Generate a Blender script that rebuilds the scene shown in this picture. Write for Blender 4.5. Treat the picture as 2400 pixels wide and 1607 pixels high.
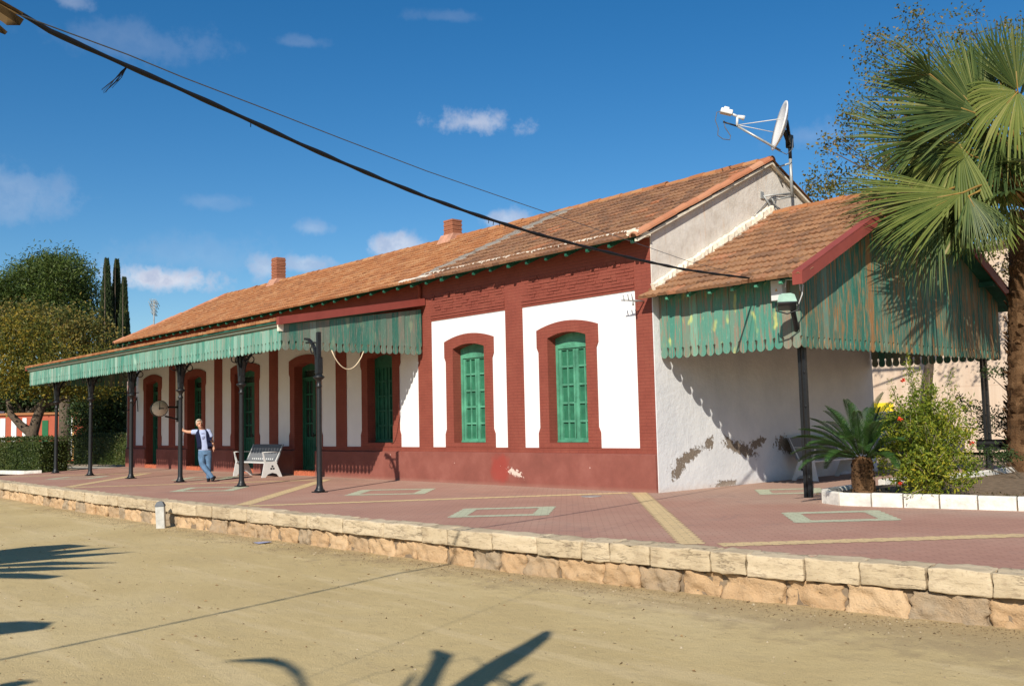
import bpy, bmesh, math, random
import numpy as np
from mathutils import Vector, Matrix, Quaternion
random.seed(7)
for o in list(bpy.data.objects): bpy.data.objects.remove(o)
scene = bpy.context.scene
COL = scene.collection
V = Vector

# ------------------------------------------------------------------ camera
CAM = V((12.3762, -14.8666, 1.434)); YAW, PITCH, ROLL, FPX = 0.8394, 0.0810, -0.0231, 2285.85
_f = V((-math.sin(YAW)*math.cos(PITCH), math.cos(YAW)*math.cos(PITCH), math.sin(PITCH)))
_r = V((math.cos(YAW), math.sin(YAW), 0)); _u = _r.cross(_f)
RGT = math.cos(ROLL)*_r + math.sin(ROLL)*_u; UPV = -math.sin(ROLL)*_r + math.cos(ROLL)*_u; FWD = _f
cd = bpy.data.cameras.new('camera'); cam = bpy.data.objects.new('camera', cd); COL.objects.link(cam)
cd.sensor_fit = 'HORIZONTAL'; cd.sensor_width = 36; cd.lens = 36*FPX/2400
cd.clip_start = 0.05; cd.clip_end = 3000
m = Matrix((RGT, UPV, -FWD)).transposed().to_4x4(); m.translation = CAM
cam.matrix_world = m
scene.camera = cam
def ray(u, v): return FWD + RGT*((u-1200)/FPX) - UPV*((v-803.5)/FPX)
def at(u, v, ax, val):                  # point where the sight line meets the plane axis = val
    d = ray(u, v); return CAM + d*((val-CAM[ax])/d[ax])
def far(u, v, dist): return CAM + ray(u, v)*dist

# ------------------------------------------------------------------ light
SUNL = V((-0.60, 1.0, -0.77)).normalized()
sd = bpy.data.lights.new('sun', 'SUN'); sun = bpy.data.objects.new('sun', sd); COL.objects.link(sun)
sd.energy = 5.0; sd.angle = math.radians(0.55); sd.color = (1.0, 0.93, 0.82)
sun.rotation_euler = SUNL.to_track_quat('-Z', 'Y').to_euler(); sun.location = (0, -20, 30)
EL = math.asin(-SUNL.z); AZ = math.atan2(-SUNL.x, -SUNL.y)
scene.view_settings.view_transform = 'Standard'; scene.view_settings.look = 'None'
scene.view_settings.exposure = 0.24; scene.view_settings.gamma = 1.0
world = bpy.data.worlds.new('World'); scene.world = world; world.use_nodes = True

# ------------------------------------------------------------------ node helper
class NT:
    def __init__(s, tree): s.t = tree; s.n = tree.nodes; s.l = tree.links
    def put(s, sock, val):
        if hasattr(val, 'is_output'): s.l.new(val, sock)
        elif isinstance(val, (tuple, list)):
            sock.default_value = tuple(val)+((1,) if len(val) == 3 and len(sock.default_value) == 4 else ())
        else: sock.default_value = val
    def node(s, typ, **kw):
        n = s.n.new(typ)
        for k, v in kw.items(): setattr(n, k, v)
        return n
    def math(s, op, a, b=None, clamp=False):
        n = s.node('ShaderNodeMath', operation=op, use_clamp=clamp); s.put(n.inputs[0], a)
        if b is not None: s.put(n.inputs[1], b)
        return n.outputs[0]
    def vmath(s, op, a, b=None):
        n = s.node('ShaderNodeVectorMath', operation=op); s.put(n.inputs[0], a)
        if b is not None: s.put(n.inputs[1], b)
        return n.outputs['Value' if op in ('DOT_PRODUCT', 'LENGTH', 'DISTANCE') else 'Vector']
    def mix(s, f, a, b, mode='MIX'):
        n = s.node('ShaderNodeMix', data_type='RGBA', blend_type=mode, clamp_factor=True)
        s.put(n.inputs[0], f); s.put(n.inputs[6], a); s.put(n.inputs[7], b); return n.outputs[2]
    def coord(s, scale=None, which='Object'):
        c = s.node('ShaderNodeTexCoord').outputs[which]
        if scale is None: return c
        return s.vmath('MULTIPLY', c, scale)
    def sep(s, v):
        n = s.node('ShaderNodeSeparateXYZ'); s.put(n.inputs[0], v); return n.outputs
    def comb(s, x, y, z):
        n = s.node('ShaderNodeCombineXYZ')
        for i, q in enumerate((x, y, z)): s.put(n.inputs[i], q)
        return n.outputs[0]
    def noise(s, scale, detail=4, rough=.55, vec=None, dist=0):
        n = s.node('ShaderNodeTexNoise'); n.inputs['Scale'].default_value = scale; n.inputs['Detail'].default_value = detail
        n.inputs['Roughness'].default_value = rough; n.inputs['Distortion'].default_value = dist
        s.put(n.inputs['Vector'], vec if vec is not None else s.coord()); return n.outputs['Fac']
    def voro(s, scale, vec=None, feature='F1', out='Distance'):
        n = s.node('ShaderNodeTexVoronoi', feature=feature); n.inputs['Scale'].default_value = scale
        s.put(n.inputs['Vector'], vec if vec is not None else s.coord()); return n.outputs[out]
    def ramp(s, f, stops, interp='LINEAR'):
        n = s.node('ShaderNodeValToRGB'); r = n.color_ramp; r.interpolation = interp
        while len(r.elements) < len(stops): r.elements.new(1)
        for e, (p, c) in zip(r.elements, stops):
            e.position = p; e.color = (c, c, c, 1) if isinstance(c, (int, float)) else tuple(c)+(1,)
        s.put(n.inputs[0], f); return n.outputs[0]
    def step(s, f, a, b): 
        n = s.node('ShaderNodeMapRange', interpolation_type='SMOOTHSTEP'); s.put(n.inputs[0], f)
        n.inputs[1].default_value = a; n.inputs[2].default_value = b; return n.outputs[0]
    def rnd(s): return s.node('ShaderNodeNewGeometry').outputs['Random Per Island']
    def bump(s, h, strength=.5, dist=.01, nrm=None):
        n = s.node('ShaderNodeBump'); n.inputs['Strength'].default_value = strength; n.inputs['Distance'].default_value = dist
        s.put(n.inputs['Height'], h)
        if nrm is not None: s.put(n.inputs['Normal'], nrm)
        return n.outputs[0]
    def blob(s, a, b, ca, cb, ra, rb, rot=0, k=.9, nz=None, soft=.12):
        c, d = math.cos(rot), math.sin(rot)
        da = s.math('SUBTRACT', a, ca); db = s.math('SUBTRACT', b, cb)
        p = s.math('DIVIDE', s.math('ADD', s.math('MULTIPLY', da, c), s.math('MULTIPLY', db, d)), ra)
        q = s.math('DIVIDE', s.math('SUBTRACT', s.math('MULTIPLY', db, c), s.math('MULTIPLY', da, d)), rb)
        r = s.math('SQRT', s.math('ADD', s.math('MULTIPLY', p, p), s.math('MULTIPLY', q, q)))
        if nz is not None: r = s.math('ADD', r, s.math('MULTIPLY', s.math('SUBTRACT', nz, .5), k))
        return s.math('SUBTRACT', 1, s.step(r, 1-soft, 1+soft))

def new_mat(name):
    M = bpy.data.materials.new(name); M.use_nodes = True; t = NT(M.node_tree)
    for n in list(t.n): t.n.remove(n)
    out = t.node('ShaderNodeOutputMaterial'); b = t.node('ShaderNodeBsdfPrincipled'); t.l.new(b.outputs[0], out.inputs[0])
    b.inputs['Specular IOR Level'].default_value = .25
    return M, t, b
def simple(name, col, rough=.7, var=.25, scale=8, bump=0, bscale=60, metal=0, bdist=.01, spec=.25):
    M, t, b = new_mat(name)
    c1 = tuple(x*(1-var) for x in col); c2 = tuple(min(1, x*(1+var)) for x in col)
    t.put(b.inputs['Base Color'], t.ramp(t.noise(scale, 6, .6), [(.3, c1), (.7, c2)]))
    b.inputs['Roughness'].default_value = rough; b.inputs['Metallic'].default_value = metal
    b.inputs['Specular IOR Level'].default_value = spec
    if bump: t.put(b.inputs['Normal'], t.bump(t.noise(bscale, 5, .6), bump, bdist))
    return M
def leaf_mat(name, stops, trans=.35, rough=.5, spec=.3):
    M = bpy.data.materials.new(name); M.use_nodes = True; t = NT(M.node_tree)
    for n in list(t.n): t.n.remove(n)
    out = t.node('ShaderNodeOutputMaterial'); b = t.node('ShaderNodeBsdfPrincipled'); tr = t.node('ShaderNodeBsdfTranslucent')
    mx = t.node('ShaderNodeMixShader'); mx.inputs[0].default_value = trans
    big = t.noise(.9, 3, .6)
    f = t.math('ADD', t.math('MULTIPLY', t.rnd(), .7), t.math('MULTIPLY', t.math('SUBTRACT', big, .35), .9))
    c = t.ramp(f, stops)
    t.put(b.inputs['Base Color'], c); t.put(tr.inputs['Color'], c); b.inputs['Roughness'].default_value = rough
    b.inputs['Specular IOR Level'].default_value = spec
    t.l.new(b.outputs[0], mx.inputs[1]); t.l.new(tr.outputs[0], mx.inputs[2]); t.l.new(mx.outputs[0], out.inputs[0])
    return M

# ------------------------------------------------------------------ sky with small clouds (by direction)
w = NT(world.node_tree)
for n in list(w.n): w.n.remove(n)
wo = w.node('ShaderNodeOutputWorld'); bg = w.node('ShaderNodeBackground')
sky = w.node('ShaderNodeTexSky', sky_type='NISHITA'); sky.sun_disc = False
sky.sun_elevation = EL; sky.sun_rotation = AZ % (2*math.pi); sky.altitude = 300; sky.air_density = 1.0; sky.dust_density = .35; sky.ozone_density = 3.0
hs = w.node('ShaderNodeHueSaturation'); hs.inputs['Saturation'].default_value = 1.36; hs.inputs['Value'].default_value = 1.04
w.l.new(sky.outputs[0], hs.inputs['Color'])
D = w.node('ShaderNodeTexCoord').outputs['Generated']
fine = w.noise(48, 8, .62, vec=D); big_ = w.noise(17, 5, .6, vec=D)
mask = None
for (cu, cv, ru, rv, dens) in ((395, 655, 120, 40, .95), (1115, 287, 100, 40, .8), (615, 625, 45, 42, .55), (725, 620, 75, 28, .55), (935, 578, 75, 32, .75),
                               (1185, 515, 60, 30, .6), (30, 455, 130, 75, .22), (160, 5, 60, 26, .25), (735, 535, 55, 22, .28), (1900, 320, 90, 45, .18),
                               (700, 98, 60, 16, .12), (330, 100, 200, 50, .12), (500, 475, 70, 20, .12), (1050, 40, 80, 16, .10), (470, 600, 190, 60, .12)):
    c0 = ray(cu, cv).normalized(); ux = (ray(cu+1, cv)-ray(cu, cv)); uy = (ray(cu, cv-1)-ray(cu, cv))
    ux = ux.normalized()/(ru/FPX); uy = uy.normalized()/(rv/FPX)
    d = w.vmath('SUBTRACT', D, tuple(c0))
    p = w.vmath('DOT_PRODUCT', d, tuple(ux)); q = w.vmath('DOT_PRODUCT', d, tuple(uy))
    q2 = w.math('MULTIPLY', q, w.math('ADD', 1.0, w.math('MULTIPLY', w.math('LESS_THAN', q, 0.0), .25)))
    r = w.math('SQRT', w.math('ADD', w.math('MULTIPLY', p, p), w.math('MULTIPLY', q2, q2)))
    r = w.math('ADD', r, w.math('MULTIPLY', w.math('SUBTRACT', fine, .5), 1.9))
    r = w.math('ADD', r, w.math('MULTIPLY', w.math('SUBTRACT', big_, .5), 2.0))
    a = w.math('MULTIPLY', w.math('SUBTRACT', 1, w.step(r, .25, 1.15)), dens)
    a = w.math('MULTIPLY', a, w.math('GREATER_THAN', w.vmath('DOT_PRODUCT', D, tuple(c0)), .5))
    mask = a if mask is None else w.math('MAXIMUM', mask, a)
cloudc = w.mix(w.step(fine, .35, .7), (5.0, 5.6, 7.2), (7.6, 7.9, 8.8))
w.put(bg.inputs['Color'], w.mix(mask, hs.outputs[0], cloudc)); bg.inputs['Strength'].default_value = .085
w.l.new(bg.outputs[0], wo.inputs[0])

# ------------------------------------------------------------------ mesh builder
class MB:
    def __init__(s): s.v = []; s.f = []; s.sm = []
    def add(s, vs, fs, smooth=False):
        n = len(s.v); s.v += [tuple(q) for q in vs]; s.f += [tuple(i+n for i in f) for f in fs]; s.sm += [smooth]*len(fs); return s
    def box(s, x0, x1, y0, y1, z0, z1, M=None):
        vs = [V((x, y, z)) for z in (z0, z1) for y in (y0, y1) for x in (x0, x1)]
        if M is not None: vs = [M @ q for q in vs]
        return s.add(vs, [(0, 2, 3, 1), (4, 5, 7, 6), (0, 1, 5, 4), (2, 6, 7, 3), (0, 4, 6, 2), (1, 3, 7, 5)])
    def bbox(s, x0, x1, y0, y1, z0, z1, b=.01, M=None, jit=0):     # box with chamfered edges
        bm = bmesh.new(); bmesh.ops.create_cube(bm, size=1)
        for q in bm.verts: q.co = V(((x0+x1)/2+q.co.x*(x1-x0), (y0+y1)/2+q.co.y*(y1-y0), (z0+z1)/2+q.co.z*(z1-z0)))
        bmesh.ops.bevel(bm, geom=list(bm.edges), offset=b, segments=2, affect='EDGES', profile=.6)
        vs = [q.co.copy() for q in bm.verts]
        if jit: vs = [q+V((random.uniform(-jit, jit), random.uniform(-jit, jit), random.uniform(-jit, jit))) for q in vs]
        if M is not None: vs = [M @ q for q in vs]
        bm.verts.index_update(); fs = [[q.index for q in f.verts] for f in bm.faces]; bm.free()
        return s.add(vs, fs, False)
    def tube(s, pts, rad, n=8, cap=True, smooth=True, flat=None):
        pts = [V(p) for p in pts]; k = len(pts); rad = [rad]*k if isinstance(rad, (int, float)) else rad
        vs = []; fs = []; prev = None
        for i, p in enumerate(pts):
            t = (pts[min(i+1, k-1)]-pts[max(i-1, 0)]).normalized()
            if prev is None: a = t.orthogonal().normalized()
            else:
                a = prev - t*prev.dot(t); a = a.normalized() if a.length > 1e-6 else t.orthogonal().normalized()
            prev = a; b = t.cross(a)
            for j in range(n):
                th = 2*math.pi*j/n; vs.append(p+(a*math.cos(th)+b*math.sin(th))*rad[i])
        for i in range(k-1):
            for j in range(n):
                fs.append((i*n+j, i*n+(j+1) % n, (i+1)*n+(j+1) % n, (i+1)*n+j))
        if cap: fs.append(tuple(range(n))[::-1]); fs.append(tuple((k-1)*n+j for j in range(n)))
        return s.add(vs, fs, smooth)
    def loft(s, rings, cap=True, smooth=True):
        n = len(rings[0]); vs = [q for r in rings for q in r]; fs = []
        for i in range(len(rings)-1):
            for j in range(n): fs.append((i*n+j, i*n+(j+1) % n, (i+1)*n+(j+1) % n, (i+1)*n+j))
        if cap: fs.append(tuple(range(n))[::-1]); fs.append(tuple((len(rings)-1)*n+j for j in range(n)))
        return s.add(vs, fs, smooth)
    def lathe(s, prof, c, n=16, smooth=True):       # prof: (r, z)
        return s.loft([[V((c[0]+r*math.cos(2*math.pi*j/n), c[1]+r*math.sin(2*math.pi*j/n), c[2]+z)) for j in range(n)] for r, z in prof], True, smooth)
    def prism(s, poly, o, a, b, d):                 # 2-D outline in the plane (a, b) from o, pushed along d
        o, a, b, d = V(o), V(a), V(b), V(d); n = len(poly)
        lo = [o+a*x+b*y for x, y in poly]; hi = [q+d for q in lo]
        fs = [tuple(range(n)), tuple(range(2*n-1, n-1, -1))] + [(i, i+n, (i+1) % n+n, (i+1) % n) for i in range(n)]
        return s.add(lo+hi, fs)
    def ell(s, c, r, M=None, nu=16, nv=10):
        rings = []
        for i in range(nv+1):
            ph = -math.pi/2+math.pi*(i if 0 < i < nv else (.02 if i == 0 else nv-.02))/nv
            ring = [V((r[0]*math.cos(ph)*math.cos(2*math.pi*j/nu), r[1]*math.cos(ph)*math.sin(2*math.pi*j/nu), r[2]*math.sin(ph))) for j in range(nu)]
            rings.append([V(c)+(M @ q if M is not None else q) for q in ring])
        return s.loft(rings)
    def build(s, name, mat, parent=None, origin=None):
        me = bpy.data.meshes.new(name); base = V((0, 0, 0))
        if parent is not None:
            base = world_loc(parent)
        elif origin is not None: base = V(origin)
        me.from_pydata([(x-base.x, y-base.y, z-base.z) for x, y, z in s.v], [], s.f)
        me.polygons.foreach_set('use_smooth', s.sm)
        for mm in (mat if isinstance(mat, (list, tuple)) else [mat]): me.materials.append(mm)
        me.update()
        o = bpy.data.objects.new(name, me); COL.objects.link(o)
        if parent is not None: o.parent = parent
        elif origin is not None: o.location = origin
        return o
def world_loc(o):
    p = V((0, 0, 0))
    while o is not None: p += o.location; o = o.parent
    return p
def tag(o, label=None, cat=None, group=None, kind=None):
    if label: o['label'] = label
    if cat: o['category'] = cat
    if group: o['group'] = group
    if kind: o['kind'] = kind
    return o
def thing(name, label, cat, loc=(0, 0, 0), group=None):
    o = bpy.data.objects.new(name, None); COL.objects.link(o); o.location = loc; o.empty_display_size = .3
    return tag(o, label, cat, group)
def baked(mb, voxel, smooth_it=2, fac=.5):        # fuse overlapping closed volumes into one continuous skin
    o = mb.build('tmp_volume', []); md = o.modifiers.new('r', 'REMESH'); md.mode = 'VOXEL'; md.voxel_size = voxel
    if smooth_it: ms = o.modifiers.new('s', 'SMOOTH'); ms.factor = fac; ms.iterations = smooth_it
    dg = bpy.context.evaluated_depsgraph_get(); dg.update(); ev = o.evaluated_get(dg); me = ev.to_mesh()
    r = MB(); r.v = [tuple(q.co) for q in me.vertices]; r.f = [tuple(p.vertices) for p in me.polygons]; r.sm = [True]*len(r.f)
    ev.to_mesh_clear(); me0 = o.data; bpy.data.objects.remove(o); bpy.data.meshes.remove(me0)
    return r
def xform(mb, M):
    r = MB(); r.v = [tuple(M @ V(q)) for q in mb.v]; r.f = mb.f; r.sm = mb.sm; return r
def copy_tree(o, parent=None):
    c = o.copy(); COL.objects.link(c); c.parent = parent
    for ch in [q for q in bpy.data.objects if q.parent == o]: copy_tree(ch, c)
    return c
# ------------------------------------------------------------------ materials
def brick_mat(name, col, bump=.5):
    M, t, b = new_mat(name); p = t.sep(t.coord())
    vec = t.comb(t.math('ADD', p[0], p[1]), p[2], 0.0)
    br = t.node('ShaderNodeTexBrick'); t.put(br.inputs['Vector'], vec); br.inputs['Scale'].default_value = 1
    br.inputs['Mortar Size'].default_value = .006; br.inputs['Mortar Smooth'].default_value = .3
    br.inputs['Brick Width'].default_value = .27; br.inputs['Row Height'].default_value = .068
    n1 = t.noise(2.2, 6, .65); n2 = t.noise(26, 4, .6, vec=t.coord((1, 1, 3)))
    c = t.ramp(n1, [(.25, tuple(x*.82 for x in col)), (.5, col), (.78, (col[0]*1.12, col[1]*1.28, col[2]*1.25))])
    c = t.mix(t.math('MULTIPLY', t.step(n2, .5, .75), .25), c, tuple(x*.7 for x in col))
    c = t.mix(t.math('MULTIPLY', br.outputs['Fac'], .40), c, tuple(x*.55 for x in col))
    t.put(b.inputs['Base Color'], c); b.inputs['Roughness'].default_value = .75
    h = t.math('ADD', t.math('MULTIPLY', br.outputs['Fac'], -1.0), t.math('MULTIPLY', n2, .8))
    t.put(b.inputs['Normal'], t.bump(h, bump, .008)); return M
RED = (.235, .060, .040)
m_brick = brick_mat('painted_brick', RED)
def plinth_mat():
    M, t, b = new_mat('plinth_render'); p = t.sep(t.coord())
    n1 = t.noise(1.4, 7, .65); n2 = t.noise(14, 6, .65)
    c = t.ramp(n1, [(.25, (.185, .062, .046)), (.5, (.235, .078, .058)), (.72, (.285, .105, .08))])
    c = t.mix(t.math('MULTIPLY', t.step(n2, .55, .75), .35), c, (.27, .09, .07))
    x, z = p[0], p[2]
    c = t.mix(t.math('MULTIPLY', t.blob(x, z, -4.62, .38, .30, .33, nz=t.noise(4, 6), k=1.3, soft=.35), .6), c, (.33, .042, .03))
    nf = t.noise(9, 6, .7)
    chip = t.blob(x, z, -4.12, .30, .22, .065, rot=-.3, nz=t.noise(15, 6, .7), k=5.5, soft=.05)
    c = t.mix(chip, c, (.62, .50, .42))
    sp = t.voro(2.1, vec=t.comb(t.math('MULTIPLY', x, 1.3), 0.0, z))
    c = t.mix(t.math('LESS_THAN', sp, .035), c, (.62, .42, .36))
    c = t.mix(t.math('MULTIPLY', t.step(z, .10, .0), .35), c, (.34, .20, .15))
    t.put(b.inputs['Base Color'], c); b.inputs['Roughness'].default_value = .75
    t.put(b.inputs['Normal'], t.bump(n2, .25, .012)); return M
m_plinth = plinth_mat()
m_white = simple('white_wall_paint', (.78, .78, .77), .8, .035, 2.2, .2, 30)
def side_plaster():
    M, t, b = new_mat('lumpy_plaster'); p = t.sep(t.coord()); y, z = p[1], p[2]
    n1 = t.noise(1.3, 6, .6); n2 = t.noise(7, 5, .6); n3 = t.noise(30, 4, .6); nf = t.noise(6, 8, .75); nf2 = t.noise(9, 9, .75)
    low = t.ramp(n1, [(.3, (.60, .61, .62)), (.7, (.74, .74, .73))])
    up = t.ramp(t.noise(2.2, 7, .7), [(.25, (.50, .44, .37)), (.5, (.66, .61, .54)), (.75, (.74, .70, .64))])
    strk = t.noise(5, 5, .6, vec=t.comb(0.0, t.math('MULTIPLY', y, 1.6), t.math('MULTIPLY', z, .22)))
    up = t.mix(t.math('MULTIPLY', t.step(strk, .56, .75), .5), up, (.60, .38, .22))
    c = t.mix(t.step(z, 3.7, 4.0), low, up)
    spots = t.blob(y, z, .62, .42, .27, .12, rot=.75, nz=nf2, k=4.6, soft=.08)
    for a in ((.95, .66, .45, .10, .35), (1.66, .91, .14, .11, .6), (2.75, .76, .50, .12, -.25), (3.35, .86, .28, .10, .2), (4.45, .80, .38, .16, -.1), (2.15, .05, .34, .07, 0), (2.4, .86, .25, .10, -.5)):
        spots = t.math('MAXIMUM', spots, t.blob(y, z, a[0], a[1], a[2], a[3], rot=a[4], nz=nf2, k=4.8, soft=.08))
    c = t.mix(spots, c, t.ramp(n3, [(.3, (.15, .12, .09)), (.7, (.27, .22, .17))]))
    c = t.mix(t.math('MULTIPLY', t.step(t.math('ADD', z, t.math('MULTIPLY', nf, .3)), .32, .12), .45), c, (.58, .48, .40))
    t.put(b.inputs['Base Color'], c); b.inputs['Roughness'].default_value = .85
    h = t.math('ADD', t.math('MULTIPLY', n2, .8), t.math('MULTIPLY', n3, .25))
    h = t.math('SUBTRACT', h, t.math('MULTIPLY', spots, .6))
    t.put(b.inputs['Normal'], t.bump(h, .55, .03)); return M
m_side = side_plaster()
m_cream = simple('cream_mortar', (.74, .66, .52), .9, .15, 9, .5, 40)
def wood_mat(name, stops, wear=.5, wearcol=(.26, .17, .12), streak=(.62, .62, .30), sam=.12, rough=.7):
    M, t, b = new_mat(name); r = t.rnd()
    c = t.ramp(r, stops)
    gr = t.noise(3, 6, .65, vec=t.vmath('ADD', t.coord((7, 7, .6)), t.comb(t.math('MULTIPLY', r, 57), 0.0, t.math('MULTIPLY', r, 31))))
    gr2 = t.noise(6, 5, .7, vec=t.vmath('ADD', t.coord((7, 7, 1.3)), t.comb(t.math('MULTIPLY', r, 91), 3.0, 0.0)))
    c = t.mix(t.math('MULTIPLY', t.step(gr, .48, .62), wear), c, wearcol)
    c = t.mix(t.math('MULTIPLY', t.step(gr2, .55, .78), .55), c, (.30, .50, .42))
    c = t.mix(t.math('MULTIPLY', t.step(t.noise(1.6, 3, .5, vec=t.coord((3, 3, 1.2))), .60, .72), sam*4), c, streak)
    t.put(b.inputs['Base Color'], c); b.inputs['Roughness'].default_value = rough
    t.put(b.inputs['Normal'], t.bump(t.noise(4, 5, .6, vec=t.coord((14, 14, 1))), .3, .006)); return M
m_wood_pale = wood_mat('pale_turquoise_boards', [(0, (.05, .21, .155)), (.3, (.11, .29, .22)), (.55, (.18, .36, .28)), (.7, (.08, .25, .19)), (.88, (.15, .32, .25)), (1, (.34, .46, .38))], .6, (.28, .28, .22), (.45, .62, .50), .14)
m_wood_mid = wood_mat('weathered_green_boards', [(0, (.035, .14, .105)), (.35, (.06, .19, .14)), (.6, (.15, .18, .14)), (.8, (.045, .18, .13)), (1, (.25, .30, .25))], .75, (.22, .18, .14), (.34, .40, .24), .08)
m_wood_side = wood_mat('flaking_green_boards', [(0, (.055, .21, .155)), (.3, (.09, .25, .185)), (.48, (.21, .19, .14)), (.62, (.08, .25, .185)), (.85, (.065, .23, .17)), (1, (.21, .36, .26))], .8, (.27, .17, .12), (.56, .60, .17), .18)
m_wood_gable = wood_mat('rust_streaked_green_boards', [(0, (.03, .15, .11)), (.35, (.048, .18, .135)), (.55, (.09, .17, .125)), (.70, (.04, .16, .12)), (.82, (.25, .15, .07)), (.9, (.10, .22, .17)), (1, (.16, .27, .21))], .95, (.36, .17, .06), (.25, .40, .30), .08)
m_green_shade = simple('shaded_green_paint', (.020, .11, .066), .5, .25, 5, .15, 40)  # shaded tone of the green paint, darkened for joinery under canopy and eaves
m_green_bright = simple('sunlit_green_paint', (.078, .265, .165), .5, .4, 3, .2, 50)  # sunlit tone of the same green, the sun put into the colour
m_green_panel = simple('sunlit_green_panel_paint', (.028, .14, .078), .45, .3, 4, .15, 30)  # panel tone of the sunlit windows, darker so the recess shows
m_dark_green = simple('dark_green_paint', (.02, .10, .07), .6, .3, 6)
m_door_glass = simple('dusty_dark_glass', (.018, .035, .028), .25, .3, 3, spec=.5)
m_red_fascia = simple('red_metal_fascia', (.25, .056, .042), .55, .12, 3, .1, 30)
m_black = simple('black_iron_paint', (.012, .013, .014), .42, .3, 20, .15, 60, spec=.4)
def tile_mat(name, stops, lich=.35, lc=(.20, .15, .11)):
    M, t, b = new_mat(name); r = t.rnd()
    c = t.ramp(r, stops)
    n1 = t.noise(9, 6, .65); n2 = t.noise(1.1, 4, .6); n3 = t.noise(45, 4, .6)
    c = t.mix(t.math('MULTIPLY', t.step(t.math('ADD', t.math('MULTIPLY', n1, .7), t.math('MULTIPLY', n2, .3)), .48, .68), lich), c, lc)
    c = t.mix(t.math('MULTIPLY', t.step(n3, .58, .72), .3), c, (.50, .36, .24))
    t.put(b.inputs['Base Color'], c); b.inputs['Roughness'].default_value = .85
    t.put(b.inputs['Normal'], t.bump(n3, .35, .01)); return M
m_tile_new = tile_mat('orange_roof_tiles', [(0, (.27, .115, .05)), (.35, (.35, .14, .055)), (.7, (.38, .168, .068)), (1, (.43, .225, .105))], .6, (.23, .13, .085))
m_tile_old = tile_mat('weathered_roof_tiles', [(0, (.15, .08, .048)), (.35, (.22, .108, .06)), (.7, (.28, .148, .078)), (.93, (.25, .125, .065)), (1, (.40, .15, .07))], .7, (.15, .105, .075))
m_tile_side = tile_mat('brown_canopy_tiles', [(0, (.18, .095, .055)), (.3, (.26, .132, .068)), (.6, (.32, .168, .085)), (.9, (.27, .13, .066)), (1, (.42, .185, .095))], .7, (.15, .105, .075))
m_verge = tile_mat('verge_tiles', [(0, (.40, .15, .075)), (.5, (.46, .20, .105)), (1, (.52, .27, .16))], .3)
m_patch = simple('grey_roof_mortar', (.25, .225, .19), .95, .3, 4, .9, 18, bdist=.03)
m_mortar = simple('pink_ridge_mortar', (.46, .24, .16), .95, .25, 5, .7, 25)
m_chim = brick_mat('chimney_brick', (.34, .13, .07), 1.0)
def paving_mat():
    M, t, b = new_mat('red_block_paving'); c0 = t.coord(); p = t.sep(c0)
    s2 = .7071
    u = t.math('MULTIPLY', t.math('ADD', p[0], p[1]), s2); v = t.math('MULTIPLY', t.math('SUBTRACT', p[0], p[1]), s2)
    br = t.node('ShaderNodeTexBrick'); t.put(br.inputs['Vector'], t.comb(u, v, 0.0)); br.inputs['Scale'].default_value = 1
    br.inputs['Mortar Size'].default_value = .007; br.inputs['Brick Width'].default_value = .2; br.inputs['Row Height'].default_value = .1
    br.inputs['Color1'].default_value = (.9, .9, .9, 1); br.inputs['Color2'].default_value = (1.08, 1.08, 1.08, 1); br.inputs['Mortar'].default_value = (.48, .45, .43, 1)
    n1 = t.noise(.5, 6, .6); n2 = t.noise(4, 6, .65)
    c = t.ramp(n1, [(.3, (.37, .20, .148)), (.5, (.41, .228, .168)), (.72, (.44, .27, .20))])
    c = t.mix(t.math('MULTIPLY', t.step(n2, .55, .8), .35), c, (.30, .20, .165))
    dust = t.step(t.math('ADD', p[1], t.math('MULTIPLY', n1, 2.0)), -.6, 1.2)
    c = t.mix(t.math('MULTIPLY', dust, .45), c, (.42, .31, .24))
    c = t.mix(.45, c, br.outputs['Color'], 'MULTIPLY')
    st = t.noise(1.1, 8, .7, dist=1.2); c = t.mix(t.math('MULTIPLY', t.step(st, .56, .70), .45), c, (.25, .165, .14))
    sp = t.voro(1.7); c = t.mix(t.math('LESS_THAN', sp, .022), c, (.12, .09, .08))
    t.put(b.inputs['Base Color'], c); b.inputs['Roughness'].default_value = .9
    t.put(b.inputs['Normal'], t.bump(t.math('SUBTRACT', n2, br.outputs['Fac']), .25, .004)); return M
m_pave = paving_mat()
def block_mat(name, col):
    M, t, b = new_mat(name); p = t.sep(t.coord()); s2 = .7071
    u = t.math('MULTIPLY', t.math('ADD', p[0], p[1]), s2); v = t.math('MULTIPLY', t.math('SUBTRACT', p[0], p[1]), s2)
    br = t.node('ShaderNodeTexBrick'); t.put(br.inputs['Vector'], t.comb(u, v, 0.0)); br.inputs['Scale'].default_value = 1
    br.inputs['Mortar Size'].default_value = .008; br.inputs['Brick Width'].default_value = .2; br.inputs['Row Height'].default_value = .1
    c = t.ramp(t.noise(6, 7, .7), [(.3, tuple(x*.78 for x in col)), (.6, col), (.8, tuple(min(1, x*1.12) for x in col))])
    c = t.mix(t.math('MULTIPLY', t.step(t.noise(1.5, 7, .7), .52, .72), .45), c, (.36, .26, .19))
    c = t.mix(t.math('MULTIPLY', br.outputs['Fac'], .45), c, (.22, .16, .12))
    t.put(b.inputs['Base Color'], c); b.inputs['Roughness'].default_value = .9; return M
m_yellow = block_mat('yellow_paving_blocks', (.68, .50, .26)); m_palegreen = block_mat('pale_green_paving_blocks', (.50, .52, .36))
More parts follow.
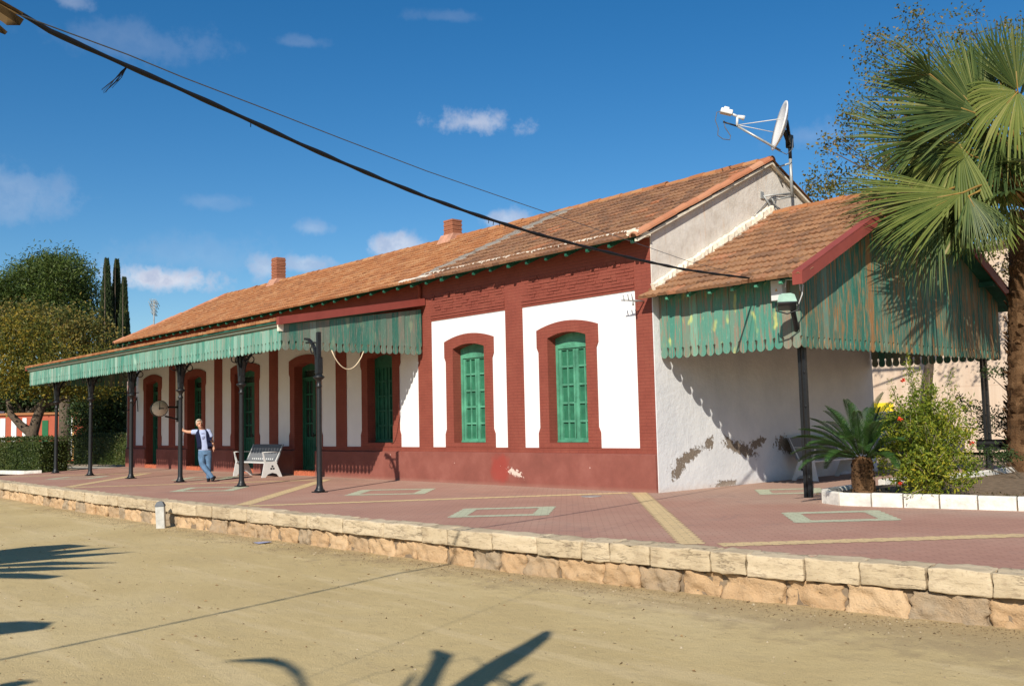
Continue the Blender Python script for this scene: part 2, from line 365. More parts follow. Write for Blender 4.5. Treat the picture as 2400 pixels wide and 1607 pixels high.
def stone_mat(name, c1, c2, c3, bscale=14, bump=.6, dark=.5, isl=.3):
    M, t, b = new_mat(name); n1 = t.noise(3, 7, .65); n2 = t.noise(bscale, 8, .7); n3 = t.noise(60, 3, .6)
    f = t.math('ADD', t.math('MULTIPLY', n1, 1-isl), t.math('MULTIPLY', t.node('ShaderNodeObjectInfo').outputs['Random'], isl))
    c = t.ramp(f, [(.25, c1), (.5, c2), (.75, c3)])
    c = t.mix(t.math('MULTIPLY', t.step(n2, .58, .72), dark), c, (.16, .12, .085))
    v = t.voro(11, vec=t.vmath('ADD', t.coord(), t.vmath('MULTIPLY', t.node('ShaderNodeTexNoise').outputs['Color'], (.12, .12, .12))))
    c = t.mix(t.math('MULTIPLY', t.step(v, .10, .02), dark*.8), c, (.12, .08, .05))
    t.put(b.inputs['Base Color'], c); b.inputs['Roughness'].default_value = .95
    t.put(b.inputs['Normal'], t.bump(t.math('ADD', n2, t.math('MULTIPLY', n3, .3)), bump, .03)); return M
def coping_mat():
    M, t, b = new_mat('coping_limestone'); r = t.node('ShaderNodeObjectInfo').outputs['Random']
    c0 = t.vmath('ADD', t.coord(), t.comb(t.math('MULTIPLY', r, 40), 0.0, 0.0))
    n1 = t.noise(2.5, 7, .65, vec=c0); st = t.noise(5, 7, .72, vec=t.vmath('MULTIPLY', c0, (1.4, 1.4, 5)))
    pit = t.noise(30, 5, .7, vec=c0)
    c = t.ramp(t.math('ADD', t.math('MULTIPLY', n1, .7), t.math('MULTIPLY', r, .3)), [(.2, (.36, .275, .175)), (.45, (.50, .40, .26)), (.8, (.60, .49, .335))])
    p = t.sep(t.coord())
    side = t.math('LESS_THAN', t.sep(t.node('ShaderNodeNewGeometry').outputs['Normal'])[2], .6)
    c = t.mix(t.math('MULTIPLY', t.step(st, .50, .64), t.math('ADD', .15, t.math('MULTIPLY', side, .35))), c, (.25, .18, .115))
    c = t.mix(t.math('MULTIPLY', t.step(pit, .56, .70), .5), c, (.25, .18, .115))
    ck = t.math('ABSOLUTE', t.math('SUBTRACT', t.noise(2.2, 6, .6, vec=t.vmath('MULTIPLY', c0, (.7, .7, 4.5))), .5)); ck = t.math('SUBTRACT', 1, t.step(ck, .004, .016))
    ck = t.math('MULTIPLY', ck, t.step(t.noise(1.7, 3, .5, vec=c0), .45, .6)); c = t.mix(t.math('MULTIPLY', ck, .6), c, (.15, .105, .07))
    t.put(b.inputs['Base Color'], c); b.inputs['Roughness'].default_value = .95
    st = t.math('SUBTRACT', st, t.math('MULTIPLY', ck, .8))
    t.put(b.inputs['Normal'], t.bump(t.math('ADD', st, t.math('MULTIPLY', pit, .5)), .5, .02)); return M
m_coping = coping_mat()
m_rubble = stone_mat('rubble_limestone', (.33, .255, .17), (.47, .31, .17), (.55, .385, .225), 13, 1.0, .75, .5)
m_rubble_back = simple('wall_core_mortar', (.20, .15, .10), 1, .3, 8)
def sand_mat():
    M, t, b = new_mat('compacted_sand'); p = t.sep(t.coord())
    n1 = t.noise(.35, 6, .6); n2 = t.noise(3, 7, .7); n3 = t.noise(60, 4, .7); tr = t.noise(1.2, 5, .6, vec=t.coord((.5, 1.6, 1)))
    c = t.ramp(n1, [(.3, (.465, .35, .165)), (.5, (.53, .405, .195)), (.7, (.585, .46, .24))])
    c = t.mix(t.math('MULTIPLY', t.step(n2, .52, .75), .3), c, (.40, .305, .145))
    c = t.mix(t.math('MULTIPLY', t.step(tr, .5, .75), .25), c, (.44, .35, .21))
    c = t.mix(t.math('MULTIPLY', t.step(n3, .56, .68), .42), c, (.27, .195, .10))
    c = t.mix(t.math('MULTIPLY', t.step(n3, .40, .28), .4), c, (.52, .43, .28))
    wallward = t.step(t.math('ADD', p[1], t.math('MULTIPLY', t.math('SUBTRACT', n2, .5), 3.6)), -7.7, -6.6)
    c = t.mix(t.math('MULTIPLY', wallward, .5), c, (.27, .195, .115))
    md = t.noise(7, 8, .75, vec=t.coord((.6, 1.4, 1))); c = t.mix(t.math('MULTIPLY', t.step(md, .55, .68), .42), c, (.36, .265, .135))
    rut = t.noise(1.0, 4, .55, vec=t.vmath('MULTIPLY', t.coord(), (.35, 2.6, 1))); c = t.mix(t.math('MULTIPLY', t.step(rut, .54, .66), .28), c, (.68, .54, .32))
    t.put(b.inputs['Base Color'], c); b.inputs['Roughness'].default_value = 1
    t.put(b.inputs['Normal'], t.bump(t.math('ADD', n3, t.math('MULTIPLY', n2, 2.5)), .6, .018)); return M
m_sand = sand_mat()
m_earth = simple('dry_earth', (.30, .23, .15), 1, .35, 4, .8, 20, bdist=.03)
m_soil = simple('planter_soil', (.19, .135, .085), 1, .4, 9, .8, 30, bdist=.03)
m_curb = simple('whitewashed_curb', (.66, .63, .56), .9, .2, 7, .7, 18, bdist=.015)
m_whitemetal = simple('white_bench_metal', (.62, .62, .60), .45, .06, 6, spec=.4)
m_greymetal = simple('grey_perforated_metal', (.15, .155, .165), .5, .06, 60, spec=.4)
m_steel = simple('galvanised_steel', (.36, .37, .36), .45, .2, 12, metal=.4, spec=.4)
m_dish = simple('white_dish_enamel', (.74, .73, .70), .4, .05, 5, spec=.4)
m_blackplastic = simple('black_rubber_cable', (.012, .012, .014), .6, .2, 30)
m_thincable = simple('grey_wire', (.10, .11, .13), .6, .2, 30)
m_rope = simple('cream_rope', (.62, .50, .34), .9, .15, 40)
m_clockface = simple('clock_dial', (.86, .82, .70), .5, .05, 8)
m_bark = simple('tree_bark', (.10, .075, .052), .95, .4, 9, .8, 25, bdist=.03)
m_palmbark = stone_mat('palm_trunk_fibre', (.055, .032, .016), (.13, .068, .03), (.24, .14, .07), 26, 1.0, .6, .0)
m_skin = simple('skin', (.52, .27, .17), .55, .08, 20)
m_hair = simple('grey_hair', (.42, .36, .28), .8, .2, 60, .5, 200)
m_shirt = simple('pale_blue_shirt', (.36, .42, .60), .9, .06, 14, .3, 30)
m_print = simple('shirt_print', (.20, .23, .36), .9, .1, 30)
m_vest = simple('navy_vest', (.006, .009, .034), .85, .2, 14, .4, 30)
m_jeans = simple('blue_jeans', (.10, .18, .29), .9, .3, 7, .4, 60)
m_shoe = simple('black_shoes', (.012, .012, .016), .5, .2, 20)
def corr_mat():
    M, t, b = new_mat('stained_beige_wall'); p = t.sep(t.coord())
    st = t.noise(2.2, 5, .6, vec=t.comb(t.math('MULTIPLY', p[0], 2.0), 0.0, t.math('MULTIPLY', p[2], .12)))
    c = t.ramp(st, [(.3, (.56, .42, .31)), (.6, (.63, .50, .38)), (.8, (.66, .55, .43))])
    c = t.mix(t.math('MULTIPLY', t.math('LESS_THAN', t.math('FRACT', t.math('MULTIPLY', p[2], .42)), .02), .5), c, (.5, .36, .26))
    t.put(b.inputs['Base Color'], c); b.inputs['Roughness'].default_value = .85; return M
m_beige = corr_mat()
m_signyellow = simple('yellow_sign_paint', (.80, .60, .03), .6, .03, 3)
m_car = simple('silver_car_paint', (.42, .43, .46), .3, .04, 3, metal=.3, spec=.5)
m_carglass = simple('car_glass', (.05, .06, .07), .08, .1, 2, spec=.6)
m_tyre = simple('tyre_rubber', (.02, .02, .02), .8, .2, 20)
m_twig = simple('pale_twigs', (.28, .22, .16), .9, .3, 12)
m_leaf_pine = leaf_mat('pine_needles', [(0, (.018, .036, .008)), (.35, (.045, .08, .014)), (.7, (.095, .135, .026)), (1, (.17, .20, .045))], .25)
m_leaf_cyp = leaf_mat('cypress_needles', [(0, (.018, .032, .014)), (.5, (.035, .058, .022)), (1, (.075, .10, .04))], .15)
m_leaf_aut = leaf_mat('autumn_leaves', [(0, (.04, .055, .014)), (.35, (.10, .11, .025)), (.6, (.18, .15, .035)), (.85, (.28, .20, .045)), (1, (.30, .15, .035))], .35)
m_leaf_mul = leaf_mat('yellowing_leaves', [(0, (.04, .06, .012)), (.4, (.12, .13, .02)), (.7, (.26, .20, .025)), (1, (.42, .27, .03))], .4)
m_leaf_hedge = leaf_mat('hedge_leaves', [(0, (.018, .035, .008)), (.5, (.05, .075, .016)), (.85, (.10, .11, .03)), (1, (.17, .13, .06))], .2)
m_leaf_shrub = leaf_mat('shrub_leaves', [(0, (.06, .10, .012)), (.3, (.14, .20, .02)), (.6, (.26, .30, .03)), (.85, (.42, .38, .035)), (1, (.58, .40, .03))], .4)
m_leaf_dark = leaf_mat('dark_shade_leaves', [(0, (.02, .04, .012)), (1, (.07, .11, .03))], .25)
m_flower = simple('red_flowers', (.70, .06, .02), .7, .1, 10)
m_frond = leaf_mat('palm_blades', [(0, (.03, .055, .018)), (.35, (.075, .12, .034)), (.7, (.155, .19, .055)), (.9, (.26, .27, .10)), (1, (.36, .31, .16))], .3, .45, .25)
m_frond_lit = leaf_mat('sunlit_palm_blades', [(0, (.085, .13, .03)), (.5, (.185, .22, .05)), (1, (.33, .32, .11))], .35, .45, .25)  # sunlit copy of the palm blades, brightness put into the colour
m_frond_dead = leaf_mat('dead_palm_blades', [(0, (.05, .032, .014)), (.5, (.12, .075, .03)), (1, (.20, .13, .06))], .25, .7, .2)
m_petiole = simple('orange_palm_stalks', (.26, .16, .04), .5, .35, 5, spec=.35)
m_cycad = leaf_mat('cycad_leaflets', [(0, (.012, .035, .008)), (.5, (.028, .075, .014)), (1, (.07, .13, .03))], .15, .3, .5)
# ------------------------------------------------------------------ ground, platform
GZ = -0.47
FRONT = [(-60, -4.6), (-34, -6.15), (-24, -6.5), (-20, -6.67), (-16, -6.8), (-12.3, -6.90), (-8.9, -6.95), (-5.8, -6.86), (-1.5, -6.72), (3.0, -6.55), (4.5, -6.40), (5.8, -6.27), (6.9, -6.13), (7.7, -6.02), (8.9, -5.84), (11, -5.5), (16, -4.6)]
def front_y(x):
    for (a, b), (c, d) in zip(FRONT, FRONT[1:]):
        if a <= x <= c: return b+(d-b)*(x-a)/(c-a)
    return FRONT[-1][1]
g = MB(); R = 900
g.add([(-R, -R, GZ), (R, -R, GZ), (R, R, GZ), (-R, R, GZ)], [(0, 1, 2, 3)])
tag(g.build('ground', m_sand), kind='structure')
# terrace of earth behind the retaining wall (one solid), paving laid on it
tp = [(x, y+.30) for x, y in FRONT]+[(16, 60), (-60, 60)]
t_ = MB(); t_.prism(tp, (0, 0, GZ-.2), (1, 0, 0), (0, 1, 0), (0, 0, .45)); tag(t_.build('terrace_ground', m_earth), kind='structure')
pv = MB(); pp = [(x, y+.30) for x, y in FRONT if -24 <= x <= 16]
pp = [(-24.35, front_y(-24.35)+.30)]+pp[1:]+[(16, 12), (-.1, 12), (-.1, 8.4), (-28, 8.4), (-27.95, 0.1)]
pv.prism(pp, (0, 0, -.022), (1, 0, 0), (0, 1, 0), (0, 0, .022))
tag(pv.build('platform_paving', m_pave), kind='structure')
def zig_band(a, b, wd, z=.004, tooth=.1):
    a, b = V(a+(z,)), V(b+(z,)); d = (b-a).normalized(); s = V((-d.y, d.x, 0)); L = (b-a).length; n = max(2, int(L/tooth)); mb = MB(); vs = []; fs = []
    for i in range(n+1):
        o = .05 if i % 2 else -.0; p = a+d*(L*i/n); vs += [p+s*(wd/2+o), p-s*(wd/2-o)]
    for i in range(n): fs.append((2*i, 2*i+1, 2*i+3, 2*i+2))
    return mb.add(vs, fs)
bands = [((-.42, -.16), (5.3, -5.86)), ((5.62, -5.72), (10.6, .6)), ((-4.5, -6.36), (-.52, -.34)), ((-4.78, -6.33), (-10.9, -.85)), ((-14.5, -6.4), (-10.95, -1.1)), ((-14.75, -6.35), (-20.6, -1.9)), ((-24.1, -5.9), (-20.75, -2.1))]
for i, (a, b) in enumerate(bands):
    tag(zig_band(a, b, .30).build('yellow_paving_band', m_yellow), kind='structure')
def diamond(c, rx, ry, wd=.26, z=.004):
    mb = MB(); P = [V((c[0]-rx, c[1], z)), V((c[0], c[1]+ry, z)), V((c[0]+rx, c[1], z)), V((c[0], c[1]-ry, z))]; f = 1-wd*1.41/((rx+ry)/2)
    out = []; inn = []; C = V((c[0], c[1], z))
    for k in range(4):
        A, B = P[k], P[(k+1) % 4]; n = 12; d = (B-A).normalized(); s = V((-d.y, d.x, 0))
        for i in range(n):
            o = s*(.03 if i % 2 else 0); q = A.lerp(B, i/n); out.append(q+o); inn.append(C+(q-C)*f+o*.8)
    n = len(out); mb.add(out+inn, [(i, (i+1) % n, (i+1) % n+n, i+n) for i in range(n)]); return mb
for c, rx, ry in (((5.02, -2.12), .92, 1.1), ((.43, -4.4), 1.0, 1.15), ((-5.17, -2.7), 1.14, 1.18), ((-10.1, -4.55), 1.14, 1.0), ((-15.2, -2.3), 1.1, 1.1), ((-20.0, -4.4), 1.1, 1.0), ((1.9, 1.6), .8, 1.0), ((10.2, -3.6), 1, 1.1)):
    tag(diamond(c, rx, ry).build('green_paving_diamond', m_palegreen), kind='structure')
mh = MB(); mc = at(1386, 1162, 2, .004); mh.lathe([(.20, 0), (.20, .006), (.17, .008)], (mc.x, mc.y, 0), 20)
tag(mh.build('manhole_cover', m_steel, origin=(mc.x, mc.y, 0)), 'round grey drain cover set in the red paving beside a yellow band', 'drain cover')

# ------------------------------------------------------------------ retaining wall
rw = thing('retaining_wall', 'low limestone retaining wall with pale coping blocks along the platform edge', 'wall', (0, -6.7, GZ))
def along(x0, x1, step):
    x = x0
    while x < x1:
        l = step(); yield x, min(x+l, x1); x += l
import mathutils.noise as mn
def rough_block(x0, x1, y0, y1, z0, z1, M, amp, cuts, bev):
    bm = bmesh.new(); bmesh.ops.create_cube(bm, size=1)
    for q in bm.verts: q.co = V(((x0+x1)/2+q.co.x*(x1-x0), (y0+y1)/2+q.co.y*(y1-y0), (z0+z1)/2+q.co.z*(z1-z0)))
    bmesh.ops.bevel(bm, geom=list(bm.edges), offset=bev, segments=2, affect='EDGES', profile=.55)
    bmesh.ops.subdivide_edges(bm, edges=[e for e in bm.edges if e.calc_length() > .12], cuts=cuts, use_grid_fill=True)
    off = V((random.uniform(0, 99), random.uniform(0, 99), 0)); bm.normal_update()
    for q in bm.verts:
        n = mn.fractal(q.co*5+off, .7, 2.0, 5)+1.0*mn.noise(q.co*15+off)
        q.co += q.normal*amp*n
    bmesh.ops.triangulate(bm, faces=[f for f in bm.faces if len(f.verts) > 4])
    bm.verts.index_update(); mb = MB(); mb.add([M @ q.co for q in bm.verts], [[q.index for q in f.verts] for f in bm.faces], True); bm.free(); return mb
def edge_frame(x):
    a, b = front_y(x-.3), front_y(x+.3); th = math.atan2(b-a, .6)
    return Matrix.Translation((x, front_y(x), 0)) @ Matrix.Rotation(th, 4, 'Z')
random.seed(11)
for a, b in along(-26, 11.5, lambda: random.choice((.42, .55, .7, .9, 1.05, .62, .78))):
    c = (a+b)/2; h = (b-a)/2
    if -11.6 < c < -11.0: pass
    dz = random.uniform(-.012, .012); dy = random.uniform(-.015, .015)
    rough_block(-h+.006, h-.006, dy, .36, -.205+random.uniform(-.01, .01), .008+dz*.5, edge_frame(c), .016, 5, .011).build('coping_stone', m_coping, rw)
random.seed(5)
for a, b in along(-26, 11.5, lambda: random.uniform(.34, .72)):
    c = (a+b)/2; h = (b-a)/2; top = -.205-random.choice((0, 0, .01, .03)); 
    rough_block(-h+.012, h-.012, .05+random.uniform(-.02, .03), .36, -.62, top, edge_frame(c), .05, 8, .035).build('rubble_block', m_rubble, rw)
core = MB()
xs = [-26+i*.75 for i in range(51)]
for a, b in zip(xs, xs[1:]):
    M = edge_frame((a+b)/2); core.box(-.38, .38, .10, .34, -.6, -.02, M)
core.build('mortar_core', m_rubble_back, rw)
# litter of leaves and grit along the wall foot and over the sand
random.seed(3); lit = MB()
for i in range(9000):
    x = random.uniform(-14, 10.5)
    if random.random() < .8: y = front_y(x)-abs(random.gauss(0, .36))-.01
    else: y = random.uniform(-14, front_y(x)-.1)
    s = random.uniform(.003, .011)*(2.0 if random.random() < .05 else 1); a = random.uniform(0, 6.28); c, d = math.cos(a)*s, math.sin(a)*s
    t1 = random.uniform(-.3, .9)*s; k = random.uniform(.25, .6)
    lit.add([(x-c, y-d, GZ+.003), (x+d*k, y-c*k, GZ+.004+max(0, t1)), (x+c, y+d, GZ+.003+max(0, -t1)), (x-d*k, y+c*k, GZ+.006)], [(0, 1, 2, 3)])
m_litter = leaf_mat('dry_litter', [(0, (.07, .05, .03)), (.5, (.17, .115, .06)), (.9, (.30, .22, .12)), (1, (.42, .33, .2))], 0, .9, .1)
tag(lit.build('leaf_litter', m_litter), 'dry leaf litter and grit scattered over the sand below the wall', 'litter', kind='stuff')
tr_ = MB(); q = at(610, 1271, 2, GZ+.006); tr_.add([(q.x-.16, q.y-.05, GZ+.006), (q.x+.14, q.y-.1, GZ+.01), (q.x+.2, q.y+.12, GZ+.03), (q.x-.08, q.y+.1, GZ+.012)], [(0, 1, 2, 3)]); tr_.add([(q.x-.16, q.y-.05, GZ+.002), (q.x+.14, q.y-.1, GZ+.002), (q.x+.2, q.y+.12, GZ+.022), (q.x-.08, q.y+.1, GZ+.004)], [(3, 2, 1, 0)])
tag(tr_.build('paper_scrap', simple('blue_grey_paper', (.30, .31, .42), .8, .1), origin=(q.x, q.y, GZ)), 'blue grey scrap of paper on the sand at the wall foot', 'litter')

fl_l = MB(); random.seed(19)
for i in range(420):
    x = random.uniform(-8, 9.5); y = random.uniform(-13.3, front_y(x)-.1); s = random.uniform(.010, .026); a = random.uniform(0, 6.28); c, d = math.cos(a)*s, math.sin(a)*s; k = random.uniform(.2, .6)
    fl_l.add([(x-c, y-d, GZ+.004), (x+d*k, y-c*k, GZ+.004+s*random.uniform(0, .8)), (x+c, y+d, GZ+.006), (x-d*k, y+c*k, GZ+.004)], [(0, 1, 2, 3)])
tag(fl_l.build('fallen_leaves', leaf_mat('fallen_leaf', [(0, (.10, .06, .03)), (.5, (.24, .15, .07)), (.85, (.34, .22, .10)), (1, (.45, .36, .10))], .1, .9, .1)), 'curled fallen leaves dotted over the open sand', 'litter', kind='stuff')
pb_s = MB()
random.seed(17)
for i in range(1300):
    x = random.uniform(-10, 10); y = random.uniform(-13.5, front_y(x)-.05)
    if random.random() < .4: y = front_y(x)-abs(random.gauss(0, .5))-.02
    s = random.uniform(.004, .013)*(1.9 if random.random() < .05 else 1); c = V((x, y, GZ+s*.3)); a = random.uniform(0, 6.28)
    q = [c+V((math.cos(a+k*1.2566)*s*random.uniform(.7, 1.2), math.sin(a+k*1.2566)*s*random.uniform(.7, 1.2), -s*.3)) for k in range(5)]; tp2 = c+V((0, 0, s*.6))
    pb_s.add(q+[tp2], [(k, (k+1) % 5, 5) for k in range(5)])
tag(pb_s.build('pebbles', leaf_mat('pebble_stone', [(0, (.16, .12, .08)), (.5, (.34, .27, .17)), (1, (.46, .38, .26))], 0, .9, .1)), 'small pebbles scattered over the compacted sand', 'pebbles', kind='stuff')
tg_ = MB()
for i in range(900):
    x = random.uniform(-9, 10); y = front_y(x)-abs(random.gauss(0, .55))-.03; a = random.gauss(0, .9); l = random.uniform(.02, .07); d = V((math.cos(a), math.sin(a), random.uniform(0, .15)))*l
    p = V((x, y, GZ+.004)); s = V((-d.y, d.x, 0)).normalized()*.0022
    tg_.add([p-s, p+s, p+d+s*.4, p+d-s*.4], [(0, 1, 2, 3)])
tag(tg_.build('twig_litter', leaf_mat('twig_litter', [(0, (.06, .04, .025)), (1, (.22, .15, .08))], 0, .9, .1)), 'thin dry twigs and stalks strewn along the foot of the wall', 'litter', kind='stuff')

# ------------------------------------------------------------------ station building
st = thing('station_building', 'long single storey railway station of red painted brick and white panels under a tiled roof', 'building', (0, 0, 0))
XL = -27.74; ZP = .744; ZB = .862; ZT = 4.02; ZE = 5.0
PIL = [(-27.74, -26.86), (-23.57, -23.0), (-19.7, -19.1), (-15.75, -15.19), (-11.79, -11.23), (-7.81, -7.24), (-4.41, -3.83), (-.457, -.02)]
OPEN = [('door', -25.16, 1.80, 1.16), ('door', -21.29, 1.82, 1.18), ('door', -17.41, 2.05, 1.42), ('door', -13.50, 1.93, 1.27), ('window', -9.55, 1.88, 1.19), ('window', -5.775, 1.86, 1.19), ('window', -2.435, 1.855, 1.166)]
SILL = {'window': .97, 'door': .14}
# brick frame
fr = MB()
for a, b in PIL: fr.box(a, b, 0, .22, ZB, ZT)
fr.box(XL, -.02, 0, .22, ZT, ZE+.1)
doors = [(c-w/2, c+w/2) for k, c, s, w in OPEN if k == 'door']   # clear openings
xs = [XL]+[q for d in doors for q in d]+[-.02]
for a, b in zip(xs[::2], xs[1::2]): fr.box(a, b, 0, .22, ZP, ZB)
random.seed(21)
for (a, b), (c, d) in zip(PIL, PIL[1:]):                      # corbelled, uneven brick courses between the piers
    for k in range(13):
        z = ZT+.05+k*.068
        if k in (0, 1): fr.box(b+.004, c-.004, -.018-.012*k, 0, z, z+.056); continue
        if k > 8: continue
        x = b+.01-random.uniform(0, .2)
        while x < c-.05:
            l = random.choice((.24, .25, .12)); pr = random.choice((.004, .007, .012, .018))
            if x > b: fr.box(x, min(x+l-.012, c-.004), -pr, 0, z+random.uniform(0, .004), z+.056)
            x += l
fr.build('brick_frame', m_brick, st)
pl = MB()
for a, b in zip(xs[::2], xs[1::2]): pl.box(a, b, -.06, 0.1, -.1, ZP-.02); pl.prism([(-.06, ZP-.02), (.0, ZP+.006), (.1, ZP+.006), (.1, ZP-.02)], (a, 0, 0), (0, 1, 0), (0, 0, 1), (b-a, 0, 0))
pl.build('plinth', m_plinth, st)
m_step = simple('red_brick_step', (.42, .12, .06), .8, .3, 12, .4, 30)
for a, b in doors: stp = MB(); stp.box(a+.002, b-.002, -.052, .5, -.1, .14); stp.build('door_step', m_step, st)
def arc_pts(xa, xb, zs, rise, n=12):
    out = []
    for i in range(n+1):
        t = i/n; x = xa+(xb-xa)*t; out.append((x, zs+rise*(1-(2*t-1)**2)))
    return out
def white_panel(xa, xb, z0, z1, oa, ob, o0, os, rise, y=.02):
    mb = MB(); A = arc_pts(oa, ob, os, rise)
    def q(p): mb.add([(x, y, z) for x, z in p], [tuple(range(len(p)))])
    q([(xa, z0), (oa, z0), (oa, z1), (xa, z1)]); q([(ob, z0), (xb, z0), (xb, z1), (ob, z1)])
    if o0 > z0+.001: q([(oa, z0), (ob, z0), (ob, o0), (oa, o0)])
    for (x0, a0), (x1, a1) in zip(A, A[1:]): q([(x0, a0), (x1, a1), (x1, z1), (x0, z1)])
    return mb
def surround(c, sw, ow, z0, bottom, kind):
    ox0, ox1 = c-ow/2, c+ow/2; sx0, sx1 = c-sw/2, c+sw/2; zs_o, zs_i = 3.447, 3.25; e = .055
    lo = [(sx0, ZB), (sx0, 1.18), (sx0+e, 1.30), (sx0+e, 2.95), (sx0, 3.06)]
    li = [(ox0, max(ZB, bottom) if kind == 'door' else bottom), (ox0, 1.18), (ox0, 1.30), (ox0, 2.95), (ox0, 3.06)]
    ao = arc_pts(sx0, sx1, zs_o, .15); ai = arc_pts(ox0, ox1, zs_i, .10)
    ro = [(2*c-x, z) for x, z in lo[::-1]]; ri = [(2*c-x, z) for x, z in li[::-1]]
    O = lo+ao+ro; I = li+ai+ri; mb = MB(); yf = -.012; n = len(O)
    vs = [(x, yf, z) for x, z in O]+[(x, yf, z) for x, z in I]+[(x, .35, z) for x, z in I]+[(x, .1, z) for x, z in O]; fs = []
    for i in range(n-1): fs += [(i, i+1, n+i+1, n+i), (n+i, n+i+1, 2*n+i+1, 2*n+i), (i+1, i, 3*n+i, 3*n+i+1)]
    mb.add(vs, fs)
    if kind == 'window':
        mb.box(ox0-.0, ox1, yf, .36, ZB, bottom)
        for a in (-1, 1):
            xx = sorted((c+a*ow/2, c+a*sw/2)); mb.add([(c+a*sw/2, yf, ZB), (c+a*ow/2, yf, ZB), (c+a*ow/2, yf, bottom)], [(0, 1, 2)])
    else:
        for x in (ox0+.004, ox1-.004): mb.add([(x, 0, .14), (x, .35, .14), (x, .35, ZB), (x, 0, ZB)], [(0, 1, 2, 3)])
    return mb
def leaf_mb(x0, x1, y, z0, z1, cols, rows, solid=0.0, arch=None, proud=.045):
    mb = MB(); s = .075; y1 = y+.05                                # stiles and rails stand proud of the panels
    mb.box(x0, x0+s, y, y1, z0, z1); mb.box(x1-s, x1, y, y1, z0, z1)
    zs = z0+solid if solid else z0
    edges = [zs+(z1-zs)*i/rows for i in range(rows+1)]
    for i, z in enumerate(edges):
        h = .045 if 0 < i < rows else .07
        za, zb = max(z0, z-h/2), min(z1, z+h/2)
        mb.box(x0+s, x1-s, y+.004, y1, za if i else zs, zb if i < rows else z1)
    if solid:
        mb.box(x0+s, x1-s, y+.004, y1, z0, z0+.10); mb.box(x0+s, x1-s, y+.03, y1+.01, z0+.10, zs)
        k = 4
        for i in range(1, k): xx = x0+s+(x1-x0-2*s)*i/k; mb.box(xx-.012, xx+.012, y+.018, y+.03, z0+.14, zs-.05)
    for i in range(1, cols):
        xx = x0+s+(x1-x0-2*s)*i/cols; mb.box(xx-.018, xx+.018, y+.008, y1, zs, z1)
    return mb
for i, ((kind, c, sw, ow), (pa, pb), (pc, pd)) in enumerate(zip(OPEN, PIL, PIL[1:])):
    bot = SILL[kind]; ox0, ox1 = c-ow/2, c+ow/2
    white_panel(pb, pc, ZB, ZT, c-sw/2+.12, c+sw/2-.12, ZB, 3.33, .13).build('white_panel', m_white, st)
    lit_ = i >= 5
    mg = m_green_bright if lit_ else m_green_shade
    if kind == 'window':
        surround(c, sw, ow, ZB, bot, kind).build('window_surround', m_brick, st)
        wi = MB(); A = arc_pts(ox0, ox1, 3.25, .10); yw = .27
        wi.box(ox0, ox0+.07, yw-.03, yw+.06, bot, 3.25); wi.box(ox1-.07, ox1, yw-.03, yw+.06, bot, 3.25)
        for (xa, za), (xb, zb) in zip(A, A[1:]): wi.add([(xa, yw-.02, 3.10), (xb, yw-.02, 3.10), (xb, yw-.02, zb), (xa, yw-.02, za)], [(0, 1, 2, 3)])
        wi.box(ox0+.07, ox1-.07, yw-.03, yw+.06, bot, bot+.06); wi.box(ox0+.07, ox1-.07, yw-.03, yw+.06, 3.02, 3.10)
        wf = wi.build('window', mg, st)
        sb = MB(); sb.bbox(ox0+.02, ox1-.02, yw-.07, yw-.031, bot+.004, bot+.05, .008); sb.build('sill', mg, wf)
        for s, (a, b) in enumerate(((ox0+.07, c-.006), (c+.006, ox1-.07))):
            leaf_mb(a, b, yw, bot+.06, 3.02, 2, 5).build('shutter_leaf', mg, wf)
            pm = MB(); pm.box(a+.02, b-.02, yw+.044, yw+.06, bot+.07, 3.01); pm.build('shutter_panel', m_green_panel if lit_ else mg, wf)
        bar = MB(); bar.tube([(c-.03, yw-.012, bot+.1), (c-.03, yw-.012, 2.98)], .009, 6); bar.box(c-.045, c-.015, yw-.03, yw-.004, 1.85, 1.95); bar.build('latch_bar', mg, wf)
    else:
        surround(c, sw, ow, ZB, bot, kind).build('door_surround', m_brick, st)
        yw = .30; di = MB(); A = arc_pts(ox0, ox1, 3.25, .10)
        di.box(ox0, ox0+.07, yw-.03, yw+.06, .14, 3.25); di.box(ox1-.07, ox1, yw-.03, yw+.06, .14, 3.25); di.box(ox0+.07, ox1-.07, yw-.03, yw+.06, 2.86, 2.94)
        for (xa, za), (xb, zb) in zip(A, A[1:]): di.add([(xa, yw-.02, 3.14), (xb, yw-.02, 3.14), (xb, yw-.02, zb), (xa, yw-.02, za)], [(0, 1, 2, 3)])
        df = di.build('door', mg, st)
        for s, (a, b) in enumerate(((ox0+.07, c-.005), (c+.005, ox1-.07))):
            leaf_mb(a, b, yw, .15, 2.86, 2, 4, solid=.95).build('door_leaf', mg, df)
            gm = MB(); gm.box(a+.02, b-.02, yw+.036, yw+.05, 1.10, 2.85); gm.build('glass_pane', m_door_glass, df)
        tg = MB(); tg.box(ox0+.07, ox1-.07, yw+.03, yw+.05, 2.94, 3.14); tg.build('transom_glass', m_door_glass, df)
        hd = MB(); hd.tube([(c+.06, yw-.06, 1.12), (c+.06, yw-.06, 1.26)], .014, 8); hd.box(c+.045, c+.075, yw-.06, yw, 1.17, 1.20); hd.build('handle', m_black, df)
body = MB(); body.box(XL, -.3, .36, 8.5, -.1, 5.0); body.build('rear_wall', m_white, st)
sw_ = MB(); sw_.prism([(-.002, -.1), (8.55, -.1), (8.55, 5.13), (4.277, 7.17), (-.002, 5.13)], (-.019, 0, 0), (0, 1, 0), (0, 0, 1), (.019, 0, 0)); sw_.build('side_wall', m_side, st)
